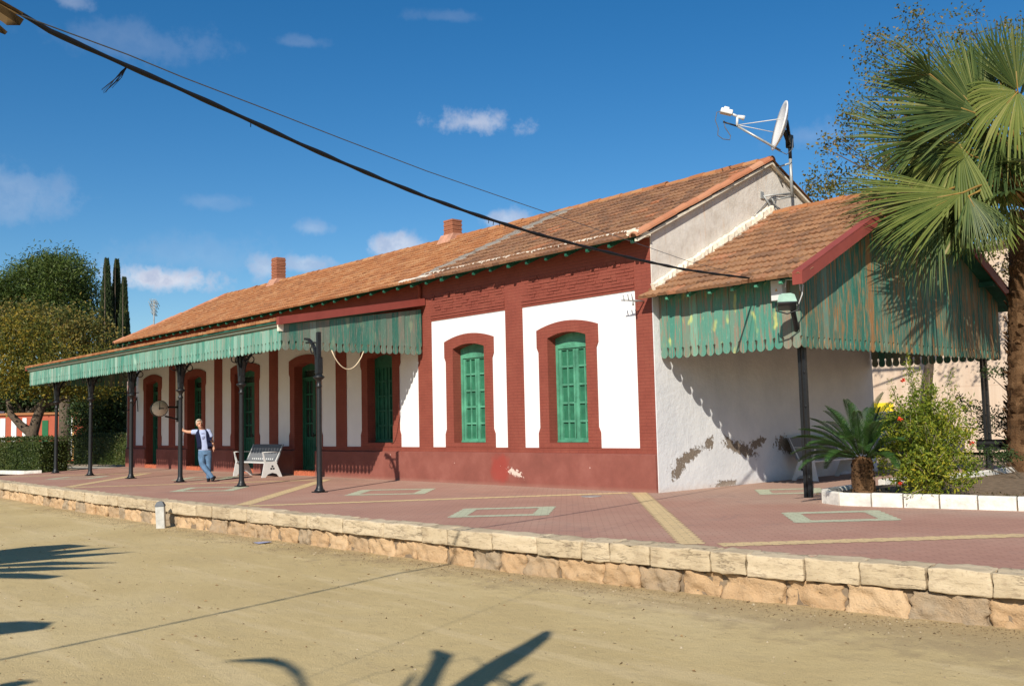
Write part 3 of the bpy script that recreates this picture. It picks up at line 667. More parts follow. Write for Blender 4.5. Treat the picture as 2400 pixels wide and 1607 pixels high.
sl = MB(); sl.prism([(.0, -.1), (8.55, -.1), (8.55, 5.13), (4.277, 7.17), (0.0, 5.13)], (XL-.02, 0, 0), (0, 1, 0), (0, 0, 1), (.019, 0, 0)); sl.build('far_gable_wall', m_white, st)
# roof
SL = .4813; YE, ZEV = -.52, 4.99; YR, ZR = 4.277, 7.28; SL = (ZR-ZEV)/(YR-YE); XV0, XV1 = -27.86, .13
upv = V((0, 1, SL)).normalized(); nrm = V((0, -SL, 1)).normalized(); SLEN = math.hypot(YR-YE, ZR-ZEV)
def tile_field(o, u, v, n, nu, nv, w, l, th=.042, prof=(.0, .026, .006, .004, .027, .002), jit=.008, skip=0):
    mb = MB(); o = V(o)
    for j in range(nv):
        for i in range(nu):
            if skip and random.random() < skip: continue
            p = o+u*(i*w+random.gauss(0, jit))+v*(j*l+random.gauss(0, jit)); k = len(prof); tw = w*.97; rz = random.gauss(0, .012); tl = random.gauss(0, .004)
            vs = []
            for e, (vv, hh) in enumerate(((0, th+tl), (l*1.06, .004))):
                for a, h in enumerate(prof):
                    x = tw*a/(k-1); vs.append(p+u*(x-rz*vv*4)+v*(vv+rz*x*3)+n*(hh+h*1.0))
            vs += [p+v*.004-n*.004, p+u*tw+v*.004-n*.004]
            fs = [(a, a+1, k+a+1, k+a) for a in range(k-1)]+[tuple(range(k))[::-1]+(2*k, 2*k+1)]+[(0, k, 2*k), (k-1, 2*k+1, 2*k-1)]
            mb.add(vs, fs)
    return mb
rb = MB()
for sgn in (1, -1):
    prof = [(YE+.10, ZEV+.02), (YR, ZR-.045), (YR, ZR-.10), (YE+.10, ZEV-.015)] if sgn == 1 else [(2*YR-YE, ZEV), (YR, ZR), (YR, ZR-.1), (2*YR-YE, ZEV-.1)]
    rb.prism(prof, (XV0+.03, 0, 0), (0, 1, 0), (0, 0, 1), (-.03-XV0, 0, 0))
rb.build('roof_deck', m_dark_green, st)
random.seed(31)
ux = V((1, 0, 0)); xs0 = -7.35
o0 = V((XV0, YE, ZEV-.012))
nrow = 14; tl_ = SLEN/nrow
ncol = int((xs0-XV0)/.235); tile_field(o0, ux, upv, nrm, ncol, nrow, (xs0-XV0)/ncol, tl_).build('new_roof_tiles', m_tile_new, st)
ncol = int((XV1-.02-xs0)/.24); tile_field(o0+ux*(xs0-XV0), ux, upv, nrm, ncol, nrow, (XV1-.02-xs0)/ncol, tl_, jit=.013, prof=(.0, .028, .006, .004, .030, .002)).build('old_roof_tiles', m_tile_old, st)
bt = MB(); bt.prism([(2*YR-YE, ZEV+.01), (YR, ZR+.02), (YR, ZR), (2*YR-YE, ZEV)], (XV0, 0, 0), (0, 1, 0), (0, 0, 1), (XV1-XV0, 0, 0)); bt.build('rear_roof_tiles', m_tile_old, st)
def half_round(mb, p0, p1, r, up, seg=.38, over=.04, n=8, drop=.02):
    p0, p1 = V(p0), V(p1); d = (p1-p0).normalized(); L = (p1-p0).length; k = max(1, int(L/seg)); s = d.cross(up).normalized()
    for i in range(k):
        a = p0+d*(L*i/k-over); b = p0+d*(L*(i+1)/k); rr = (r*random.uniform(1.0, 1.1), r*random.uniform(.88, .96)); vs = []; j0 = V((random.gauss(0, .006), random.gauss(0, .006), random.gauss(0, .006)))
        for q, r_ in ((a, rr[1]), (b, rr[0])):
            for ri in (r_, r_-.02):
                for t in range(n+1):
                    th = math.pi*t/n; vs.append(q+j0+s*math.cos(th)*ri+up*(math.sin(th)*ri-drop))
        m_ = n+1; fs = []
        for t in range(n): fs += [(t, t+1, 2*m_+t+1, 2*m_+t), (m_+t+1, m_+t, 3*m_+t, 3*m_+t+1), (t+1, t, m_+t, m_+t+1), (2*m_+t, 2*m_+t+1, 3*m_+t+1, 3*m_+t)]
        mb.add(vs, fs)
rd = MB(); half_round(rd, (XV0, YR, ZR), (XV1, YR, ZR), .11, V((0, 0, 1))); rd.build('ridge_tiles', m_tile_new, st)
for vx in (XV1-.09, XV0+.1): vg = MB(); half_round(vg, V((vx, YE, ZEV+.02)), V((vx, YR, ZR+.02)), .10, nrm, .42, .05); vg.build('verge_tiles', m_verge, st)
ve = MB(); ve.prism([(YE+.04, ZEV-.04), (YR, ZR-.04), (YR, ZR-.10), (YE+.04, ZEV-.10)], (.001, 0, 0), (0, 1, 0), (0, 0, 1), (XV1-.03, 0, 0)); ve.prism([(2*YR-YE-.04, ZEV-.04), (YR, ZR-.04), (YR, ZR-.10), (2*YR-YE-.04, ZEV-.10)], (.001, 0, 0), (0, 1, 0), (0, 0, 1), (XV1-.03, 0, 0)); ve.build('verge_underside', m_cream, st)
mt = MB()
def lump_strip(mb, p0, p1, w0, w1, h, nrm_, n, jit):
    p0, p1 = V(p0), V(p1); d = (p1-p0).normalized(); s = nrm_.cross(d).normalized(); rings = []
    for i in range(n+1):
        t = i/n; p = p0.lerp(p1, t); wd = (w0+(w1-w0)*t)*random.uniform(.85, 1.15); c = s*random.gauss(0, jit)
        rings.append([p+c-s*wd/2-nrm_*.02, p+c-s*wd*.42+nrm_*h*random.uniform(.5, 1.1), p+c+s*wd*.05+nrm_*h*random.uniform(.8, 1.3), p+c+s*wd*.4+nrm_*h*random.uniform(.5, 1.1), p+c+s*wd/2-nrm_*.02])
    mb.loft(rings, True, False)
pt = MB()
lump_strip(pt, o0+ux*(xs0-XV0+.10)+upv*.02+nrm*.03, o0+ux*(xs0-XV0+.75)+upv*(SLEN-.02)+nrm*.03, .35, .8, .035, nrm, 46, .09)
pt.build('mortar_patch', m_patch, st)
for k in range(42):
    x = xs0+.1+k*.172
    if x > -.05: break
    lump_strip(mt, o0+ux*(x-XV0)+upv*.44+nrm*.035, o0+ux*(x+.10-XV0)+upv*.47+nrm*.035, .10, .07, .03, nrm, 2, .01)
lump_strip(mt, o0+ux*(xs0-.55-XV0)+upv*.10+nrm*.035, o0+ux*(xs0+.6-XV0)+upv*.20+nrm*.035, .2, .2, .04, nrm, 10, .02)
mt.build('mortar_dabs', simple('pale_mortar', (.62, .55, .45), .95, .2, 8, .5, 30), st)
cp = MB(); cp.bbox(-.16, .10, YE-.02, YE+.40, ZEV+.02, ZEV+.14, .03, jit=.02); cp.build('verge_end_block', m_cream, st)
for (x, y, hx, hy, zt) in ((-23.05, 4.3, .225, .21, 8.28), (-11.68, 4.3, .23, .20, 7.86)):
    ch = MB(); z = 6.9
    while z < zt-.01:
        for sx, sy, a0, a1, b0, b1 in ((0, 0, -hx, hx, -hy, hy),):
            j = .012 if int(round((z-6.9)/.068)) % 2 else 0
            ch.bbox(x-hx+j, x+hx-j, y-hy+j, y+hy-j, z, z+.062, .006)
        z += .066
    ch.box(x-hx+.02, x+hx-.02, y-hy+.02, y+hy-.02, 6.8, zt-.02)
    co = ch.build('chimney', m_chim, st)
    ap = MB(); ap.prism([(-.42, -.20), (.30, .0), (.26, .13), (-.24, .10)], (x-hx-.09, y, ZR+.03), (0, 1, 0), (0, 0, 1), (hx*2+.18, 0, 0)); ap.build('mortar_apron', m_mortar, co)
raf = MB(); raf.prism([(0, 0), (.66, .305), (.66, .22), (.02, -.075), (0, -.055)], (-.03, YE+.06, ZEV-.045), (0, 1, 0), (0, 0, 1), (.06, 0, 0))
r0 = None
for k in range(46):
    x = XL+.1+k*.612
    if r0 is None: r0 = raf.build('rafter_tail', m_green_shade, st); r0.location.x = x
    else:
        c = r0.copy(); COL.objects.link(c); c.parent = st; c.location.x = x
sf = MB(); sf.prism([(YE+.16, ZEV+.01), (.0, ZEV+.17), (.0, ZEV+.15), (YE+.16, ZEV-.01)], (XL, 0, 0), (0, 1, 0), (0, 0, 1), (-XL+.05, 0, 0)); sf.build('eave_soffit', m_dark_green, st)
dp = MB(); dp.tube([(-7.62, -.06, 4.55), (-7.62, -.06, 4.95), (-7.62, -.2, 5.02)], .045, 10); dp.build('downpipe', m_brick, st)
# mortar flashing where the side canopy meets the wall
fl = MB(); lump_strip(fl, (.03, -.02, 3.99), (.03, 4.3, 6.10), .20, .30, .07, V((1, 0, 0)), 60, .006); fl.build('mortar_flashing', m_cream, st)
# ------------------------------------------------------------------ canopies
def board_outline(w, top, bottom, topl=None):
    # one valance board: straight sides, keyhole nick, rounded lobe (x from 0..w)
    h = w/2; r = h-.010; pts = [(w-.003, top)]; zc = bottom+r
    pts += [(w-.003, zc+.135), (w-.030, zc+.115), (w-.024, zc+.075), (w-.016, zc+.04), (w-.010, zc+.01)]
    for k in range(1, 8): th = -math.pi*k/8; pts.append((h+r*math.cos(th), zc+r*math.sin(th)*1.0))
    pts += [(.010, zc+.01), (.016, zc+.04), (.024, zc+.075), (.030, zc+.115), (.003, zc+.135), (.003, top if topl is None else topl)]
    return pts
def valance(o, along_, nrm_, L, w, topf, bottom, th=.022):
    mb = MB(); n = max(1, round(L/w)); w = L/n; along_ = V(along_); nrm_ = V(nrm_)
    for i in range(n):
        dz = random.gauss(0, .006); t0, t1 = topf(i*w), topf((i+1)*w)
        pl_ = board_outline(w, t1, bottom+dz, t0)
        mb.prism(pl_, V(o)+along_*(i*w)+nrm_*random.gauss(0, .003), along_, (0, 0, 1), nrm_*th)
    return mb
random.seed(41)
CX0, CX1, CY = -26.62, -7.56, -4.03
pc = thing('platform_canopy', 'long lean to canopy with scalloped turquoise valance sheltering the station doors', 'canopy', ((CX0+CX1)/2, -2, 0))
valance((CX0, CY, 0), (1, 0, 0), (0, 1, 0), CX1-CX0, .182, lambda s: 3.70, 3.185).build('valance', m_wood_pale, pc)
zt_end = lambda s: 3.70+.15*s+.06
valance((CX1, CY+.03, 0), (0, 1, 0), (-1, 0, 0), -CY-.09, .182, zt_end, 3.185).build('end_valance', m_wood_mid, pc)
valance((CX0, CY+.03, 0), (0, 1, 0), (1, 0, 0), -CY-.09, .182, zt_end, 3.185).build('end_valance', m_wood_mid, pc)
gm = MB(); gm.prism([(0, 0), (-.05, .03), (-.05, .06), (-.09, .10), (-.09, .15), (.06, .15), (.06, 0)], (CX0-.08, CY-.005, 3.70), (0, 1, 0), (0, 0, 1), (CX1-CX0+.10, 0, 0))
gm.build('eave_moulding', m_wood_mid, pc)
S2 = .158; yf_, zf_ = CY-.14, 3.87
up2 = V((0, 1, S2)).normalized(); n2 = V((0, -S2, 1)).normalized()
dk = MB(); dk.prism([(yf_+.03, zf_-.03), (-.0, zf_+S2*(-yf_)-.03), (-.0, zf_+S2*(-yf_)-.07), (yf_+.03, zf_-.07)], (CX0-.1, 0, 0), (0, 1, 0), (0, 0, 1), (CX1-CX0+.12, 0, 0)); dk.build('roof_boards', m_dark_green, pc)
Lc = math.hypot(-yf_, S2*yf_)
tile_field(V((CX0-.12, yf_, zf_-.022)), ux, up2, n2, 80, 10, (CX1-CX0+.14)/80, Lc/10*.995).build('roof_tiles', m_tile_new, pc)
for x in (CX1+.02, CX0-.13):
    fa = MB(); fa.prism([(yf_+.02, zf_-.12), (-.03, zf_+S2*(-yf_)-.08), (-.03, zf_+S2*(-yf_)+.10), (yf_+.02, zf_+.06)], (x, 0, 0), (0, 1, 0), (0, 0, 1), (.11, 0, 0)); fa.build('rake_fascia', m_red_fascia, pc)
bm_ = MB()
bm_.box(CX0+.02, CX1-.03, -3.72, -3.58, 3.44, 3.60); bm_.box(CX0+.02, CX1-.03, -.14, -.03, 3.98, 4.12)
k = 0
while CX0+.3+k*.6 < CX1-.1: x = CX0+.3+k*.6; bm_.prism([(CY+.04, 3.70), (-.02, 4.33), (-.02, 4.23), (CY+.04, 3.60)], (x, 0, 0), (0, 1, 0), (0, 0, 1), (.07, 0, 0)); k += 1
bm_.build('roof_beams', m_dark_green, pc)
eb = MB(); eb.box(CX1-.06, CX1+.02, CY-.06, CY+.06, 3.62, 3.80); eb.build('corner_block', m_cream, pc)
def column_mb(top=3.46):
    mb = MB(); mb.bbox(-.13, .13, -.13, .13, 0, .025, .006)
    mb.lathe([(.115, .025), (.115, .05), (.085, .08), (.072, .13), (.064, .17), (.060, .9), (.053, 2.26), (.053, 2.30), (.068, 2.31), (.068, 2.34), (.050, 2.36), (.048, 2.42), (.07, 2.47), (.11, 2.50), (.125, 2.52), (.125, 2.54), (.085, 2.56), (.07, 2.60)], (0, 0, 0), 18)
    mb.bbox(-.066, .066, -.066, .066, 2.60, 2.95, .01); mb.bbox(-.042, .042, -.042, .042, 2.95, top, .006)
    return mb
def bracket_mb(dirx, diry, reach=.52, z0=2.74, z1=3.42):
    mb = MB(); d = V((dirx, diry, 0)); pts = []
    for i in range(13):
        t = i/12*math.pi/2; pts.append(d*(.06+reach*(1-math.cos(t)))+V((0, 0, z0+(z1-z0)*math.sin(t))))
    s = V((-diry, dirx, 0)); rings = []
    for i, p in enumerate(pts):
        tg = (pts[min(i+1, 12)]-pts[max(i-1, 0)]).normalized(); nn = tg.cross(s); a, b = .035, .024
        rings.append([p+s*a+nn*b, p-s*a+nn*b, p-s*a-nn*b, p+s*a-nn*b])
    mb.loft(rings, True, False)
    q0 = d*.06+V((0, 0, z1-.04)); mb.tube([d*.06+V((0, 0, 3.30)), d*(.06+reach*.93)+V((0, 0, 3.33))], .02, 6)
    c = d*(.10+reach*.30)+V((0, 0, z1-.26)); mb.tube([c+d*(.09*math.cos(a/10*6.3))+V((0, 0, .09*math.sin(a/10*6.3))) for a in range(11)], .014, 6)
    return mb
COLX = [-24.69, -21.13, -17.55, -13.94, -10.27, -6.55]; YC = -3.65
cbase = bpy.data.meshes
for i, x in enumerate(COLX):
    M = Matrix.Translation((x, YC, 0))
    o = xform(column_mb(3.44 if i < 5 else 3.53), M).build('column', m_black, pc)
    dirs = ((1, 0), (-1, 0), (0, -1), (0, 1)) if i < 5 else ((-1, 0),)
    for dx, dy in dirs:
        rch = .52 if dy == 0 else (.28 if dy < 0 else .52)
        xform(bracket_mb(dx, dy, rch), M).build('bracket', m_black, o)

sc = thing('side_canopy', 'tiled gabled side canopy with peeling green boards on the end of the station', 'canopy', (1.7, 4.3, 0))
SX = 3.18; ZV = 2.60; YV0, YV1 = .15, 8.53
S3 = .4826; EY, EZ = -.31, 3.80; RY, RZ = 4.30, EZ+S3*(4.30+.31)
up3 = V((0, 1, S3)).normalized(); n3_ = V((0, -S3, 1)).normalized(); L3 = math.hypot(RY-EY, RZ-EZ)
und = lambda y: EZ-.06+S3*((y-EY) if y < RY else (2*RY-EY-y))
random.seed(43)
valance((.03, YV0, 0), (1, 0, 0), (0, 1, 0), SX-.04, .184, lambda s: 3.98, ZV).build('front_valance', m_wood_side, sc)
valance((SX, YV0+.0, 0), (0, 1, 0), (-1, 0, 0), YV1-YV0, .182, lambda s: und(YV0+s)-.0, ZV).build('gable_boards', m_wood_gable, sc)
valance((.03, YV1-.03, 0), (1, 0, 0), (0, -1, 0), SX-.06, .184, lambda s: 3.95, ZV).build('rear_valance', m_wood_mid, sc)
XS0, XS1 = .025, 3.60
dk = MB()
dk.prism([(EY+.12, EZ+.03), (RY, RZ-.02), (RY, RZ-.06), (EY+.12, EZ-.005)], (XS0, 0, 0), (0, 1, 0), (0, 0, 1), (XS1-.10-XS0, 0, 0))
dk.prism([(2*RY-EY, EZ-.02), (RY, RZ-.02), (RY, RZ-.06), (2*RY-EY, EZ-.06)], (XS0, 0, 0), (0, 1, 0), (0, 0, 1), (XS1-.10-XS0, 0, 0)); dk.build('roof_boards', m_dark_green, sc)
tile_field(V((XS0-.12, EY-.02, EZ-.015)), ux, up3, n3_, 15, 14, (XS1-.06-XS0+.10)/15, L3/14, th=.046, prof=(.0, .030, .006, .005, .031, .002), jit=.011).build('roof_tiles', m_tile_side, sc)
bt = MB(); bt.prism([(2*RY-EY, EZ+.01), (RY, RZ+.03), (RY, RZ), (2*RY-EY, EZ)], (XS0, 0, 0), (0, 1, 0), (0, 0, 1), (XS1-.06-XS0, 0, 0)); bt.build('rear_roof_tiles', m_tile_side, sc)
rd = MB(); half_round(rd, (XS0+.1, RY, RZ), (XS1-.06, RY, RZ), .11, V((0, 0, 1))); rd.build('ridge_tiles', m_tile_new, sc)
for i, (a, b) in enumerate((((EY-.03, EZ), (RY, RZ)), ((2*RY-EY+.03, EZ), (RY, RZ)))):
    fa = MB(); fa.prism([(a[0], a[1]-.16), (b[0], b[1]-.14), (b[0], b[1]+.06), (a[0], a[1]+.06)], (XS1-.08, 0, 0), (0, 1, 0), (0, 0, 1), (.03, 0, 0))
    fa.prism([(a[0], a[1]+.0625), (b[0], b[1]+.0625), (b[0], b[1]+.08), (a[0], a[1]+.08)], (XS1-.24, 0, 0), (0, 1, 0), (0, 0, 1), (.195, 0, 0))
    if i == 0: fa.box(XS1-.24, XS1-.05, EY-.052, EY-.032, EZ-.16, EZ+.06)
    fa.build('rake_fascia', m_red_fascia, sc)
tl2 = MB(); tl2.prism([(0, 0), (.5, .241), (.5, .16), (.02, -.06), (0, -.045)], (-.03, EY+.06, EZ-.045), (0, 1, 0), (0, 0, 1), (.06, 0, 0))
r1 = None
for x in (.55, 1.05, 1.55, 2.05, 2.55, 3.05):
    if r1 is None: r1 = tl2.build('rafter_tail', m_green_bright, sc); r1.location.x += x
    else: c = r1.copy(); COL.objects.link(c); c.parent = sc; c.location.x = r1.location.x-.55+x
for y in (5.1, 6.35, 7.6):
    pb = MB(); z = und(y)-.0; pb.box(.03, XS1-.11, y-.05, y+.05, z-.16, z-.045); pb.build('purlin', m_green_bright if y < 7 else m_dark_green, sc)
for y in (1.0, 2.3, 3.5): 
    pb = MB(); z = und(y); pb.box(.03, SX-.03, y-.05, y+.05, z-.17, z-.045); pb.build('purlin', m_dark_green, sc)
def angle_post(x, y, top, tilt=0):
    mb = MB()
    for dx in (-.042, .042):
        mb.bbox(x+dx-.028, x+dx+.028, y-.04, y+.04, -.02, top, .005)
    for z in (.35, .95, 1.6, 2.2): mb.tube([(x+.06, y-.052, z), (x+.06, y-.065, z)], .02, 8)
    return mb
angle_post(2.95, .50, 3.95).build('steel_post', m_black, sc)
angle_post(2.95, 8.1, 3.6).build('steel_post', m_black, sc)
sp = MB(); p0 = V((2.95, .46, 2.66)); p1 = at(1857, 722, 1, -.22); sp.tube([p0, p0.lerp(p1, .5), p1], .045, 8); sp.build('strut', m_black, sc)

# floodlight, junction box and loose wires at the canopy corner
q = at(1844, 707, 1, -.36); fl_ = thing('floodlight', 'boxy pale green floodlight on a strut at the corner of the side canopy', 'floodlight', tuple(q))
Mf = Matrix.Translation(q) @ Matrix.Rotation(math.radians(35), 4, 'Z') @ Matrix.Rotation(math.radians(-28), 4, 'X')
h_ = MB(); h_.prism([(-.16, -.07), (.16, -.07), (.13, .07), (.07, .10), (-.07, .10), (-.13, .07)], Mf @ V((0, -.11, 0)), Mf.to_3x3() @ V((1, 0, 0)), Mf.to_3x3() @ V((0, 0, 1)), Mf.to_3x3() @ V((0, .26, 0)))
h_.build('housing', simple('floodlight_casing', (.26, .40, .32), .5, .15, 8), fl_)
g_ = MB(); g_.box(-.15, .15, -.10, .14, -.085, -.072, Mf); g_.build('glass', m_carglass, fl_)
b_ = MB(); b_.tube([Mf @ V((-.18, .02, 0)), Mf @ V((-.18, .06, -.14)), Mf @ V((0, .1, -.18)), Mf @ V((.18, .06, -.14)), Mf @ V((.18, .02, 0))], .014, 6); b_.build('yoke', m_black, fl_)
q = at(1827, 681, 1, .10); jb = thing('junction_box', 'white electrical junction box with a small warning triangle on the canopy valance', 'junction box', (q.x, .14, q.z-.19))
j_ = MB(); j_.bbox(q.x-.115, q.x+.115, .0, .145, q.z-.18, q.z+.18, .012); j_.build('casing', m_whitemetal, jb)
j2 = MB(); j2.prism([(-.03, -.02), (.03, -.02), (0, .035)], (q.x, -.003, q.z), (1, 0, 0), (0, 0, 1), (0, .003, 0)); j2.build('warning_triangle', simple('warning_orange', (.55, .30, .10), .6, .05), jb)
lw = MB(); P = [at(u, v, 1, -.12) for u, v in ((1841, 673), (1842, 656), (1855, 655), (1872, 653), (1874, 668), (1876, 682))]; lw.tube(P, .012, 6); P = [at(u, v, 1, -.20) for u, v in ((1875, 655), (1882, 668), (1880, 690), (1872, 712), (1858, 722), (1842, 726))]; lw.tube(P, .010, 6)
tag(lw.build('loose_wire', simple('white_wire', (.55, .55, .53), .6, .1), origin=tuple(at(1841, 673, 1, -.12))), 'loose white wire looped round the corner of the side canopy', 'wire')

# ------------------------------------------------------------------ cables
def cable_pts(px, A, B):
    d = V((B[0]-A[0], B[1]-A[1], 0)); n = V((-d.y, d.x, 0)).normalized(); out = []
    for u, v in px:
        r = ray(u, v); t = (V((A[0], A[1], 0))-CAM).dot(n)/r.dot(n); out.append(CAM+r*t)
    return out
main = [(-220, -105), (-100, -42), (0, 9), (50, 33), (117, 73), (200, 111), (299, 155), (400, 199), (500, 244), (588, 284), (700, 336), (800, 380), (900, 422), (1000, 462), (1100, 498), (1170, 521), (1250, 546), (1294, 558), (1382, 581), (1493, 608), (1602, 631), (1684, 643), (1786, 655), (1850, 659)]
CP = cable_pts(main, (2.40, .05), (5.5, -13.2))
d0 = (CP[0]-CP[1]).normalized(); CP = [V((5.5+.228*k, -13.2-.974*k, z)) for k, z in ((22, 5.6), (16, 4.9), (12, 4.5), (9, 4.28), (7, 4.18), (5.5, 4.13), (4, 4.12), (2.6, 4.17), (1.6, 4.25))]+CP
# resample and twist
def resample(P, step):
    out = [P[0]]
    for a, b in zip(P, P[1:]):
        n = max(1, int((b-a).length/step)); out += [a.lerp(b, i/n) for i in range(1, n+1)]
    return out
mc_ = MB(); RS = resample(CP, .05); rad = [.0195+.0035*math.sin(i*.55)+.0015*mn.noise(V((i*.13, 0, 0))) for i in range(len(RS))]
mc_.tube(RS, rad, 8)
for u, v in ((583, 281), (1170, 521), (1185, 526), (1143, 515), (1160, 516)):
    k = min(range(len(RS)), key=lambda i: (lambda e: abs((e.dot(RGT)/e.dot(FWD))*FPX+1200-u))(RS[i]-CAM)); mc_.tube([RS[k]+V((0, 0, .01)), RS[k]+V((random.uniform(-.02, .02), 0, -.05))], .004, 5)
tag(mc_.build('overhead_cable', m_blackplastic, origin=tuple(CP[-1])), 'thick twisted black cable sagging across the sky to the side canopy', 'cable')
k = min(range(len(RS)), key=lambda i: (lambda e: abs((e.dot(RGT)/e.dot(FWD))*FPX+1200-299))(RS[i]-CAM)); fr_ = MB(); a = RS[k]
random.seed(8)
for i in range(9):
    tip = far(246+random.uniform(-10, 18), 208+random.uniform(-14, 12), (a-CAM).dot(FWD)); mid = a.lerp(tip, .5)+V((random.uniform(-.02, .02), random.uniform(-.02, .02), random.uniform(-.015, .02))); fr_.tube([a, a.lerp(mid, .5)+V((0, 0, random.uniform(-.01, .01))), mid, tip], [.004, .003, .0025, .0015], 5)
tag(fr_.build('frayed_string', m_blackplastic, origin=tuple(a)), 'frayed dark string dangling from the thick cable', 'string')
thin = [(-200, -58), (0, 18), (130, 66), (299, 128), (430, 182), (600, 247), (800, 325), (1000, 401), (1200, 470), (1270, 494), (1400, 538), (1535, 585), (1618, 614), (1750, 646), (1850, 657)]
TP = cable_pts(thin, (2.40, .05), (7.6, -13.4)); TP = [TP[0]+(TP[0]-TP[1]).normalized()*10]+TP
tc = MB(); tc.tube(resample(TP, .2), .0036, 6); tag(tc.build('thin_wire', m_thincable, origin=tuple(TP[-1])), 'thin grey wire running above the thick black cable', 'wire')
wc = MB()
for pts in (((1866, 458), (1813, 456), (1727, 555), (1677, 580), (1645, 605), (1620, 630), (1535, 672)), ((1818, 458), (1790, 500), (1760, 535), (1745, 552), (1700, 585), (1660, 600), (1640, 618), (1590, 650)), ((1819, 462), (1815, 487), (1790, 510), (1767, 522), (1757, 540))):
    P = [at(u, v, 0, .028) for u, v in pts]; wc.tube(P, .010, 6)
tag(wc.build('wall_cable', m_thincable, origin=tuple(at(1818, 458, 0, .02))), 'grey cables draped down the upper white side wall from the dish bracket', 'cable')
rp = MB(); P = [V((-7.50, -2.74+i*.0742, 3.22-.44*(1-((i-6)/6.)**2)**.9)) for i in range(13)]; rp.tube(P, .013, 7)
tag(rp.build('rope_loop', m_rope, origin=tuple(P[0])), 'cream rope loop hanging below the end valance of the platform canopy', 'rope')

# ------------------------------------------------------------------ satellite dish
sdh = thing('satellite_dish', 'white offset satellite dish on a steel pole bracketed to the gable wall', 'satellite dish', (0.0, 4.5, 6.4))
dc = at(1828, 295, 0, .40); dn = V((-.66, -.70, .27)).normalized(); zx = V((0, 0, 1)); sx_ = zx.cross(dn).normalized(); sy_ = dn.cross(sx_)
D_ = MB(); rings = []
for i in range(9):
    r = .01+.99*i/8; rings.append([dc+sx_*(.52*r*math.cos(2*math.pi*j/36))+sy_*(.57*r*math.sin(2*math.pi*j/36))+dn*(.13*r*r-.10) for j in range(36)])
for i in range(9):
    r = 1.0-.99*i/8; rings.append([dc+sx_*(.525*r*math.cos(2*math.pi*j/36))+sy_*(.575*r*math.sin(2*math.pi*j/36))+dn*(.13*r*r-.125) for j in range(36)])
D_.loft(rings); D_.build('reflector', m_dish, sdh)
low = dc-sy_*.56+dn*.0; lnb = dc+dn*.98-sy_*.02
ar = MB(); kn = at(1738, 300, 0, .1); kn = dc+dn*.92-sy_*.24; ar.tube([low-dn*.14, kn], .028, 8); ar.build('feed_arm', m_steel, sdh)
ar2 = MB(); ar2.tube([kn+dn*.34+V((0, 0, .02)), kn], .02, 8); ar2.build('feed_arm_end', m_black, sdh)
st2 = MB(); st2.tube([kn+V((0, 0, .03)), dc+sx_*.51+dn*.04], .010, 6); st2.tube([kn+V((0, 0, .03)), dc-sx_*.51+dn*.04], .010, 6); st2.build('stay_rod', m_whitemetal, sdh)
ln = MB(); ln.tube([kn+dn*.02, lnb], .028, 8); ln.tube([lnb+dn*.0, lnb-dn*.10, lnb-dn*.16], [.035, .05, .06], 12)
Ml = Matrix.Translation(lnb+dn*.26+V((0, 0, .05))) @ Matrix((dn, V((0, 0, 1)).cross(dn).normalized(), dn.cross(V((0, 0, 1)).cross(dn).normalized()))).transposed().to_4x4()
ln.bbox(-.14, .13, -.09, .09, -.06, .05, .02, Ml); ln.bbox(-.05, .07, -.06, .06, .05, .10, .015, Ml); ln.tube([lnb, lnb+dn*.15+V((0, 0, .03))], .03, 8); ln.build('lnb_unit', m_whitemetal, sdh)
cb = MB(); e = lnb+dn*.38+V((0, 0, .03)); dzz = V((0, 0, 1))
cb.tube([e, e+dn*.1-dzz*.05, e+dn*.14-dzz*.25, e+dn*.08-dzz*.42, e+dn*.10-dzz*.58, e-dn*.02-dzz*.64, e-dn*.18-dzz*.62, e-dn*.2-dzz*.52, e-dn*.08-dzz*.36, e-dn*.05-dzz*.2, kn+dn*.25], .011, 6); cb.build('coax_cable', m_thincable, sdh); cb = MB(); cb.tube([low-dn*.1, low-dn*.28-dzz*.05, low-dn*.42+dzz*.1, low-dn*.45+dzz*.35], .011, 6)
cb.build('coax_cable', m_thincable, sdh)
px_, py_ = .36, 4.62
mp = MB(); mp.tube([(px_, py_, 6.42), (px_, py_, 7.35)], .036, 10); mp.build('mast_pole', m_steel, sdh)
mk = MB(); mk.tube([(px_, py_, 7.3), (px_, py_, 7.82)], .04, 10); mk.tube([(px_, py_, 7.6), dc-dn*.13-sy_*.1], .055, 8); mk.bbox(px_-.07, px_+.07, py_-.07, py_+.07, 7.55, 7.85, .02); mk.tube([(px_, py_, 7.8), dc-dn*.12+sy_*.15], .04, 8); mk.build('tilt_mount', m_black, sdh)
wb = MB()
wb.tube([(px_, py_, 7.2), (.0, py_-.12, 7.13)], .022, 8); wb.tube([(.0, py_-.12, 7.13), (.0, py_+.2, 6.75)], .022, 8); wb.tube([(px_, py_, 6.5), (.0, 3.95, 6.40)], .02, 8); wb.tube([(px_, py_, 6.43), (0.0, 4.25, 6.33)], .02, 8); wb.bbox(-.0, .03, 3.88, 4.0, 6.34, 6.5, .005)
wb.tube([(.03, 4.0, 6.40), (.03, 4.55, 5.95)], .022, 8); wb.tube([(.1, 4.2, 6.36), (.04, 4.72, 5.98)], .018, 8); wb.build('wall_bracket', m_steel, sdh)
